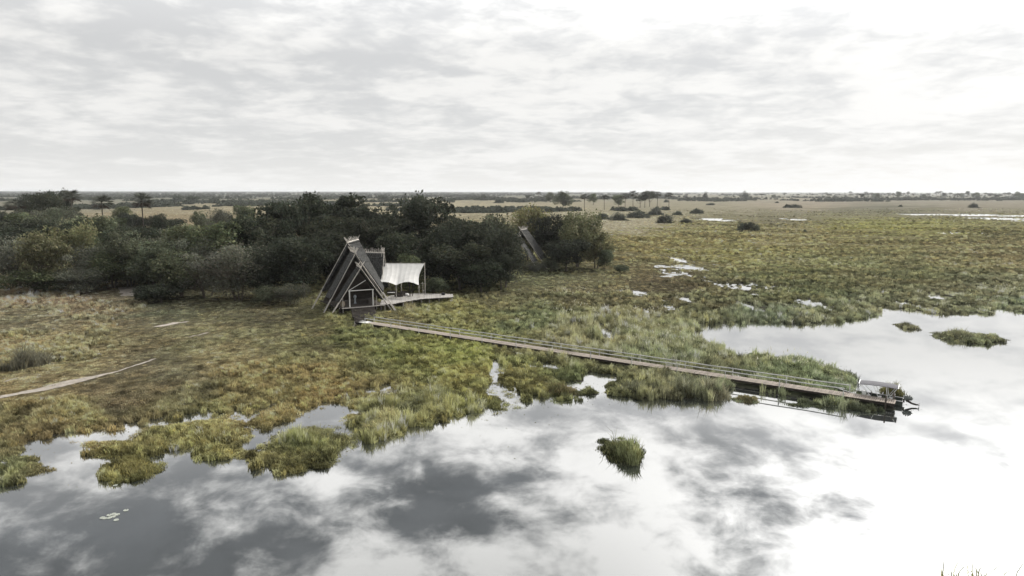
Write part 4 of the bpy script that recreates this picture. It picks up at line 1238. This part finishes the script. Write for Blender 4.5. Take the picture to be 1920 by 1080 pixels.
KIND = {}
KIND['dark'] = [(trunk_mesh(i, .5, .022, 6, .4), crown_mesh('crown', 100 + i, MT['leaf_dark'], .48, .55, .44, 34, 330, .030, .5, .06)) for i in range(3)]
KIND['mid'] = [(trunk_mesh(10 + i, .45, .018, 6, .4, 2), crown_mesh('crown', 120 + i, MT['leaf_mid'], .5, .54, .45, 32, 300, .030, .45, .05)) for i in range(3)]
KIND['olive'] = [(trunk_mesh(20 + i, .45, .018, 6, .4, 2), crown_mesh('crown', 140 + i, MT['leaf_olive'], .5, .54, .45, 32, 280, .030, .4, .05)) for i in range(2)]
KIND['grey'] = [(trunk_mesh(30 + i, .5, .012, 9, .42, 4), crown_mesh('crown', 160 + i, MT['leaf_grey'], .5, .52, .47, 36, 230, .022, .2, .04)) for i in range(2)]
def bush_crown(seed):
    r = np.random.default_rng(seed); n_ = 3200
    d_ = r.normal(size=(n_, 3)); d_ /= np.linalg.norm(d_, axis=1, keepdims=True); d_[:, 2] = np.abs(d_[:, 2])
    az_ = np.arctan2(d_[:, 1], d_[:, 0])
    rad = .30 + 1.15 * fbm(az_ * 1.6 + seed * 3 + 9, d_[:, 2] * 3.0 + seed, 3) + np.where(r.random(n_) < .08, .25 * r.random(n_), 0)
    P = d_ * (rad * (.55 + .45 * r.random(n_) ** .5))[:, None] * np.array([.5, .5, .98])
    tone = (.6 + .8 * r.random(n_)) * (.6 + .8 * fbm(az_ * 2 + 4, d_[:, 2] * 5, 2))
    v_, f_ = quads_at(P, 0, .05 * (.6 + .9 * r.random(n_)), r)
    return mesh_np('crown', v_, f_, MT['leaf_far'], np.repeat(np.stack([tone, tone, tone], 1), 4, 0))


KIND['bush'] = [(trunk_mesh(50 + i, .3, .02, 5, .4, 3), bush_crown(i + 1)) for i in range(4)]
KIND['tall'] = [(trunk_mesh(40 + i, .62, .020, 8, .42), crown_mesh('crown', 180 + i, MT['leaf_dark'], .46, .70, .28, 22, 280, .028, .45, .25, 1.1)) for i in range(3)]


def palm_meshes(seed):
    r = random.Random(seed); b_ = MB()
    b_.path([Vector((0, 0, -.02)), Vector((.012, 0, .35)), Vector((.0, .01, .8))], [.012, .0085, .010], 7)
    tr = b_.mesh('trunk', MT['bark'])
    vs_, fs, cs = [], [], []
    for k in range(52):
        az = r.uniform(0, 6.28); el = r.uniform(-.9, 1.2); L_ = r.uniform(.10, .15)
        d_ = Vector((math.cos(az) * math.cos(el), math.sin(az) * math.cos(el), math.sin(el)))
        root_ = Vector((0, .01, .8)); hub = root_ + d_ * L_ * .75
        side = d_.cross(Vector((0, 0, 1))).normalized(); upv = side.cross(d_)
        tone = r.uniform(.55, 1.35) * (.75 if el < -.3 else 1)
        tint = (tone * (1.25 if el < -.4 else 1), tone, tone * .95)
        i0 = len(vs_); vs_ += [root_, root_ + side * .006, hub]; fs.append((i0, i0 + 1, i0 + 2)); cs += [tint] * 3
        for j in range(11):      # fan of leaflets
            aj = (j - 5) * .26; dl_ = (d_ * math.cos(aj) + side * math.sin(aj)) * r.uniform(.09, .125) + Vector((0, 0, -.035 * r.random()))
            i0 = len(vs_); wv = upv * .004 + side * .009 * math.cos(aj); vs_ += [hub - wv, hub + dl_, hub + wv]; fs.append((i0, i0 + 1, i0 + 2)); cs += [tint] * 3
    return tr, mesh_np('crown', np.array([tuple(v_) for v_ in vs_]), np.array(fs), MT['leaf_palm'], np.array(cs))


KIND['palm'] = [palm_meshes(i) for i in range(3)]
CATN = {'dark': 'broadleaf_tree', 'mid': 'bushy_tree', 'olive': 'bushy_tree', 'grey': 'twiggy_tree', 'tall': 'broadleaf_tree', 'palm': 'palm_tree', 'bush': 'shrub'}
trees_used = {}


def tree(kind, x_, y_, H_, half_w, label, group, name=None, rz=None, parts=True):
    i_ = trees_used.get(kind, 0); trees_used[kind] = i_ + 1
    tr, cr = KIND[kind][i_ % len(KIND[kind])]
    o_ = bpy.data.objects.new(name or CATN[kind], None); COL.objects.link(o_)
    zz = float(height(np.array([x_]), np.array([y_]))[0]) if y_ < 300 else .2
    o_.location = (x_, y_, zz)
    base_w = {'palm': .24}.get(kind, .5)
    sxy = half_w / base_w * (1.3 if kind == 'palm' else 1.0)
    o_.scale = (sxy, sxy, H_); o_.rotation_euler = (0, 0, random.uniform(0, 6.28) if rz is None else rz)
    tag(o_, label, 'palm' if kind == 'palm' else ('shrub' if name == 'shrub' else 'tree'), group)
    for nm, me_ in (('trunk', tr), ('crown', cr)):
        c_ = bpy.data.objects.new(nm, me_); COL.objects.link(c_); c_.parent = o_
    return o_


def tree_px(kind, px, depth, top_py, w_px, label, group, name=None):
    t_ = at(px, top_py, depth); H_ = max(t_.z, 1.0) * 1.02
    return tree(kind, t_.x, depth, H_, w_px * .5 * depth / FPX * 1.05, label, group, name)


GW = 'trees of the wood around the lodge'
FRONT = [
    ('grey', 20, 165, 440, 125, 'grey twiggy tree at the left edge of the wood front'),
    ('olive', 78, 160, 432, 105, 'olive green bushy tree second from the left edge of the wood'),
    ('olive', 132, 172, 418, 105, 'bright olive tree behind the left wood edge, third along'),
    ('mid', 60, 157, 508, 120, 'low green bush at the foot of the leftmost olive trees'),
    ('grey', 150, 158, 500, 100, 'low grey bush left of the sandy gap in the wood'),
    ('mid', 205, 165, 472, 105, 'rounded pale green bush above the sandy gap in the wood'),
    ('dark', 235, 188, 422, 110, 'dark tree behind the rounded pale green bush'),
    ('mid', 165, 200, 402, 120, 'green tree behind the olive trees on the left'),
    ('dark', 30, 200, 408, 120, 'dark tree behind the grey tree at the left edge'),
    ('grey', 290, 172, 440, 110, 'grey feathery tree right of the sandy gap'),
    ('mid', 335, 152, 472, 110, 'green bush tree at the front, right of the sandy gap'),
    ('dark', 300, 145, 532, 100, 'low dark shrub at the front corner right of the sandy gap'),
    ('grey', 385, 152, 470, 135, 'wide grey twiggy tree in the front of the wood'),
    ('grey', 442, 148, 450, 140, 'tall grey twiggy tree left of the dark wood by the lodge'),
    ('mid', 420, 172, 412, 140, 'green crown rising behind the tall grey twiggy tree'),
    ('mid', 340, 188, 418, 120, 'green crown behind the grey feathery tree'),
    ('dark', 505, 152, 458, 140, 'broad dark tree left of the lodge'),
    ('dark', 565, 153, 440, 130, 'dark tree touching the left side of the lodge'),
    ('grey', 545, 142, 532, 74, 'small grey shrub in front of the dark trees left of the lodge'),
    ('mid', 503, 142, 537, 56, 'small green shrub at the wood foot left of the lodge'),
    ('mid', 480, 188, 398, 150, 'green crown behind the broad dark tree left of the lodge'),
    ('tall', 560, 190, 372, 150, 'high spreading tree behind and left of the lodge'),
    ('dark', 640, 168, 420, 130, 'dark tree straight behind the lodge peak'),
    ('tall', 615, 200, 360, 150, 'highest spreading tree behind the lodge peak'),
    ('tall', 705, 175, 398, 140, 'spreading dark tree behind the right of the lodge roof'),
    ('tall', 690, 205, 384, 150, 'flat crowned tree with gaps behind the lodge roof'),
    ('dark', 765, 168, 430, 120, 'dark tree behind the white canopy'),
    ('dark', 798, 190, 360, 130, 'tallest dark tree of the wood, its top at the horizon'),
    ('dark', 832, 170, 420, 140, 'dark tree above the right end of the viewing deck'),
    ('mid', 768, 159, 476, 62, 'small lighter green tree just behind the canopy'),
    ('dark', 880, 175, 402, 140, 'broad dark tree right of the canopy'),
    ('dark', 862, 164, 452, 120, 'dense dark tree low behind the outer deck'),
    ('mid', 932, 182, 402, 95, 'green topped tree between the two lodges'),
    ('dark', 948, 168, 428, 95, 'dark tree left of the second lodge'),
    ('dark', 902, 160, 482, 100, 'low dark tree at the meadow edge right of the deck'),
    ('dark', 940, 164, 474, 70, 'low dark tree in front of the second lodge on its left'),
    ('mid', 815, 153, 520, 52, 'small shrub behind the outer end of the viewing deck'),
    ('olive', 995, 236, 383, 95, 'light olive tree rising behind the second lodge'),
    ('dark', 1040, 222, 398, 100, 'dark round tree right of the second lodge'),
    ('olive', 1088, 215, 396, 100, 'sunlit olive tree near the right end of the wood'),
    ('olive', 1118, 212, 428, 70, 'olive tree at the right end of the wood'),
    ('dark', 1062, 204, 445, 90, 'dark bush tree in front of the sunlit olive tree'),
    ('mid', 1134, 208, 468, 44, 'low green bush closing the right end of the wood'),
    ('grey', 1004, 200, 490, 44, 'small grey bush below the second lodge roof'),
    ('mid', 1035, 203, 482, 50, 'small green bush right below the second lodge'),
    ('mid', 1164, 199, 497, 32, 'lone small bush on the grass beyond the right end of the wood'),
]
for (k_, px, dp, tp, wp, lab) in FRONT:
    nm = 'shrub' if ('shrub' in lab or 'bush ' in lab + ' ' and 'tree' not in lab) else None
    tree_px(k_, px, dp, tp, wp, lab, GW, nm)
for k in range(16):
    px = 150 + 210 * (k / 15) + random.uniform(-12, 12); dp = random.uniform(158, 184); tp = random.uniform(432, 486)
    if 205 < px < 290: dp = max(dp, 168)
    kq = random.choice(['mid', 'grey', 'mid', 'olive', 'dark']); cw = {'mid': 'green', 'grey': 'grey', 'olive': 'olive', 'dark': 'dark'}[kq]
    tree_px(kq, px, dp, tp, random.uniform(70, 105), cw + ' bush crown in the thicket ' + ('left of' if px < 232 else ('behind' if px < 275 else 'right of')) + ' the sandy gap', 'thicket of bushes at the sandy gap')
SX = [-160, 0, 60, 150, 200, 300, 400, 450, 560, 620, 700, 790, 850, 930, 1000, 1100]
SY = [392, 395, 390, 405, 416, 418, 412, 400, 380, 372, 385, 385, 402, 405, 395, 402]
rr = random.Random(5)
for k in range(58):
    px = rr.uniform(-150, 950); dp = rr.uniform(176, 290)
    if px > 860 and dp > 240: dp = 210
    tp = np.interp(px, SX, SY) + rr.uniform(2, 30)
    kd = rr.choice(['dark', 'mid', 'mid', 'tall', 'dark', 'grey', 'olive'] if px < 450 else ['dark', 'dark', 'mid', 'tall', 'dark'])
    kw = {'dark': 'dark crown', 'mid': 'green crown', 'grey': 'grey twiggy crown', 'olive': 'olive crown', 'tall': 'flat dark crown'}[kd]
    zone = 'above the left end' if px < 150 else ('over the sandy gap' if px < 350 else ('left of the lodge' if px < 600 else ('straight behind the lodge' if px < 760 else 'behind the canopy and deck')))
    lab = kw + ' inside the wood ' + zone + ', behind its front trees'
    tree_px(kd, px, dp, tp, rr.uniform(80, 130) * 200 / dp, lab, 'inner trees of the wood left of the lodge' if px < 600 else 'inner trees of the wood behind the lodge')
BACK = [('palm', 28, 390, 372, 44, 'bushy palm at the far left above the wood'), ('dark', 85, 370, 354, 62, 'dark tree at the horizon on the far left'), ('dark', 108, 420, 353, 50, 'second dark tree at the horizon on the far left'),
        ('palm', 132, 410, 355, 40, 'palm at the horizon beside the dark far left trees'), ('dark', 52, 420, 360, 60, 'dark tree behind the bushy far left palm'), ('palm', 190, 335, 364, 38, 'palm with drooping fronds left of the tallest palm'),
        ('palm', 265, 330, 359, 40, 'tallest palm standing over the pale field on the left'), ('grey', 105, 330, 385, 80, 'grey leafless tree below the far left dark trees'), 
        ('tall', 660, 330, 372, 60, 'flat crowned tree far behind the lodge'), ('grey', 410, 300, 385, 60, 'grey tree above the wood against the pale field'), ('mid', 230, 420, 385, 44, 'green bush tree between the two left palms'), ('mid', 455, 420, 383, 40, 'green tree far behind the grey twiggy trees')]
for k in range(20):
    px = -60 + 30 * k + rr.uniform(-14, 14); dp = rr.uniform(300, 370)
    kq = rr.choice(['mid', 'dark', 'dark', 'grey', 'tall']); cw = {'mid': 'green', 'dark': 'dark', 'grey': 'grey', 'tall': 'flat topped'}[kq]
    tree_px(kq, px, dp, rr.uniform(392, 414) - (10 if px < 150 else 0), rr.uniform(34, 60), 'small ' + cw + ' crown at the back of the wood ' + ('below the far left palms' if px < 150 else ('near the tallest palm' if px < 320 else 'against the pale field')), 'back row of the wood')
for (k_, px, dp, tp, wp, lab) in BACK:
    tree_px(k_, px, dp, tp, wp, lab, 'trees standing beyond the wood')

# trees, palms and shrubs out on the plain: (kind, px, base py, height px, width px)
PLAIN = [('bush', 333, 379, 14, 24), ('bush', 362, 380, 16, 28), ('dark', 1128, 412, 15, 32), ('dark', 1160, 414, 15, 36), ('mid', 1196, 409, 14, 44), ('dark', 1246, 419, 19, 34), ('dark', 1285, 419, 11, 24), ('mid', 1228, 404, 13, 34), ('dark', 1307, 401, 10, 26), ('dark', 1332, 385, 5, 16), ('mid', 1271, 404, 10, 20),
         ('mid', 1055, 392, 34, 38), ('palm', 1096, 396, 33, 22), ('mid', 1112, 384, 22, 20), ('palm', 1133, 394, 29, 20), ('mid', 1160, 388, 24, 26), ('palm', 1172, 392, 31, 20), ('palm', 1187, 392, 35, 20), ('tall', 1200, 390, 26, 30), ('palm', 1209, 390, 32, 20), ('tall', 1218, 388, 31, 32), ('palm', 1232, 388, 30, 20), ('palm', 1254, 389, 29, 18),
         ('mid', 1322, 374, 13, 15), ('palm', 1287, 373, 10, 8), ('grey', 1392, 433, 17, 20), ('dark', 1404, 436, 21, 22), ('grey', 1416, 434, 15, 18), ('dark', 1509, 437, 8, 8), ('mid', 1397, 373, 14, 17), ('dark', 1477, 390, 7, 18), ('dark', 1492, 390, 8, 22), ('dark', 1457, 381, 4, 8), ('dark', 1826, 390, 9, 19), ('dark', 1688, 388, 4, 8),
         ('mid', 908, 376, 14, 15), ('tall', 990, 378, 14, 14), ('mid', 1032, 380, 20, 20), ('dark', 845, 380, 12, 16), ('mid', 935, 381, 8, 20), ('palm', 1010, 376, 17, 12), ('dark', 760, 384, 12, 22), ('mid', 720, 378, 15, 24), ('mid', 735, 395, 14, 24)]
seen_lab, plain_objs = {}, []
for i, (k_, px, bpy_, hpx, wpx) in enumerate(PLAIN):
    if hpx < 20 and k_ in ('dark', 'mid', 'grey'): k_ = 'bush'
    g = G(px, bpy_); dp = float(g[1]); mpp = dp / FPX
    shrubby = hpx < 24 and k_ in ('dark', 'mid', 'grey', 'bush') and wpx >= hpx * .8
    if k_ == 'palm': lab = 'slender palm in the palm group beyond the wood' if px > 1080 and px < 1260 else 'single small palm standing out on the far plain'
    elif px == 333: lab = 'left one of two round dark bushes on the far left plain'
    elif px == 362: lab = 'right one of two round dark bushes on the far left plain'
    elif px < 1110: lab = 'dark tree on the plain left of the palm group'
    elif px < 1310 and bpy_ > 398: lab = 'rounded dark shrub in the row right of the wood'
    elif 1385 < px < 1420 and bpy_ > 420: lab = 'brown bush of the lone thicket amid the marsh'
    elif px == 1509: lab = 'tiny dark bush standing alone right of the lone thicket'
    elif px == 1826: lab = 'dark round bush before the far palms at the right'
    elif 1470 < px < 1500: lab = 'dark low bush of a close pair on the pinkish far grass'
    elif px < 1260: lab = 'leafy tree standing among the palm group on the plain'
    else: lab = 'small dark tree or bush dotting the far right plain'
    seen_lab.setdefault(lab, []).append(px)
    last_tree = tree(k_, float(g[0]), dp, hpx * mpp, wpx * .5 * mpp, lab, 'trees and shrubs out on the plain', 'shrub' if shrubby else None)
    plain_objs.append((px, last_tree))
for lab, xs in seen_lab.items():
    if len(xs) > 1:
        for k, (px, o) in enumerate(sorted([q for q in plain_objs if q[1]['label'] == lab], key=lambda q: q[0])):
            o['label'] = lab + (', leftmost' if k == 0 else ', ' + ['', 'second', 'third', 'fourth', 'fifth', 'sixth', 'seventh', 'eighth', 'ninth', 'tenth', 'eleventh', 'twelfth'][k] + ' from the left')
def ORD(n_):
    return str(n_) + ('th' if 10 <= n_ % 100 <= 20 else {1: 'st', 2: 'nd', 3: 'rd'}.get(n_ % 10, 'th'))


FARP = [65, 170, 250, 325, 410, 500, 597, 620, 760, 808, 838, 862, 900, 925, 945, 1015, 1045, 1080, 1115, 1145, 1172, 1250, 1275, 1335, 1362, 1390, 1425, 1455, 1475, 1500, 1540, 1580, 1605, 1660, 1690, 1715, 1735, 1760, 1790, 1815, 1845, 1870, 1895, 1910]
for i, q in enumerate(FARP):
    px = 1380 + q / 3.555; bpy_ = 373.6 + rr.uniform(-2.2, 1.5) if q > 700 else 369 + rr.uniform(0, 3.5)
    g = G(px, bpy_); dp = float(g[1]); mpp = dp / FPX; hpx = rr.uniform(9.5, 14.5) if q > 700 else rr.uniform(6, 9)
    k_ = 'palm' if rr.random() < .55 else rr.choice(['tall', 'mid', 'tall'])
    tree(k_, float(g[0]), dp, hpx * mpp, (rr.uniform(3.5, 5) if k_ == 'palm' else rr.uniform(4, 7)) * mpp, ('far palm, ' if k_ == 'palm' else 'far round topped tree, ') + ('nearest the right edge' if i == len(FARP) - 1 else ORD(len(FARP) - i) + ' from the right edge') + ' in the right horizon line', 'far trees along the right horizon')

# far scrub that reads as one mass
def bush_mesh(seed):
    r = np.random.default_rng(seed); n_ = 150
    d_ = r.normal(size=(n_, 3)); d_ /= np.linalg.norm(d_, axis=1, keepdims=True); d_[:, 2] = np.abs(d_[:, 2])
    P = d_ * (.55 + .45 * r.random(n_))[:, None] * np.array([.5, .5, 1.0]); P[:, :2] += r.normal(0, .1, (n_, 2)); P[:, 2] *= .95
    v_, f_ = quads_at(P, 0, .15 + .17 * r.random(n_), r)
    return mesh_np('scrub_bush', v_, f_, MT['leaf_far_inst'])
n = 90000
px = -250 + 2420 * RNG.random(n); py = 359.3 + 41 * RNG.random(n) ** 1.7
p = G(px, py); X, Y = p[:, 0], p[:, 1]
den = fbm(X / 130 + 9, Y / 260 + 4, 4)
lt = np.interp(px, [-250, 300, 700, 1000, 1250, 1400, 1900, 2200], [.52, .50, .49, .49, .45, .36, .38, .38])
band = np.exp(-((py - 374.5) / 2.2) ** 2) * np.interp(px, [1000, 1300, 1500, 2200], [0, .10, .18, .20])
hor = np.exp(-((py - 360.5) / 2.0) ** 2) * .14
lim = lt + band + hor - np.interp(py, [362, 372, 385, 396, 402], [0, .0, .06, .10, .3])
m_ = (den < lim) & (RNG.random(n) < .8)
m_ &= ~((px > 1250) & (py > 378.5))
m_ &= ~((px < 480) & (py > 397)) 
X, Y, py = X[m_], Y[m_], py[m_]; n = len(X)
hgt = (2.0 + 4.5 * RNG.random(n) ** 2) * np.interp(Y, [500, 2000, 8000], [.8, 1.25, 2.6])
wdt = hgt * (0.9 + 1.0 * RNG.random(n))
tone = .65 + .7 * RNG.random(n)
scatter('far_scrub', np.column_stack([X, Y, np.full(n, .1)]), RNG.random(n) * 6.28, np.column_stack([wdt, wdt, hgt]), np.stack([tone, tone, tone * .97], 1), RNG.integers(0, 2, n),
        [bush_mesh(1), bush_mesh(2)], 'dark far scrub scattered to the horizon across the plain', 'scrub')

# ------------------------------------------------------------------ air
hb = MB(); hb.box((0, 30000, 20), (90000, 64000, 48))
hz_m, t = mat('haze_air')
pv = t.node('ShaderNodeVolumePrincipled'); pv.inputs['Color'].default_value = (.86, .88, .90, 1); pv.inputs['Density'].default_value = 0.00005
pv.inputs['Anisotropy'].default_value = 0.2
o = t.node('ShaderNodeOutputMaterial'); t.l.new(pv.outputs[0], o.inputs['Volume'])
haze = hb.build('haze', hz_m); tag(haze, 'thin pale air over the whole plain', 'haze', kind='stuff')
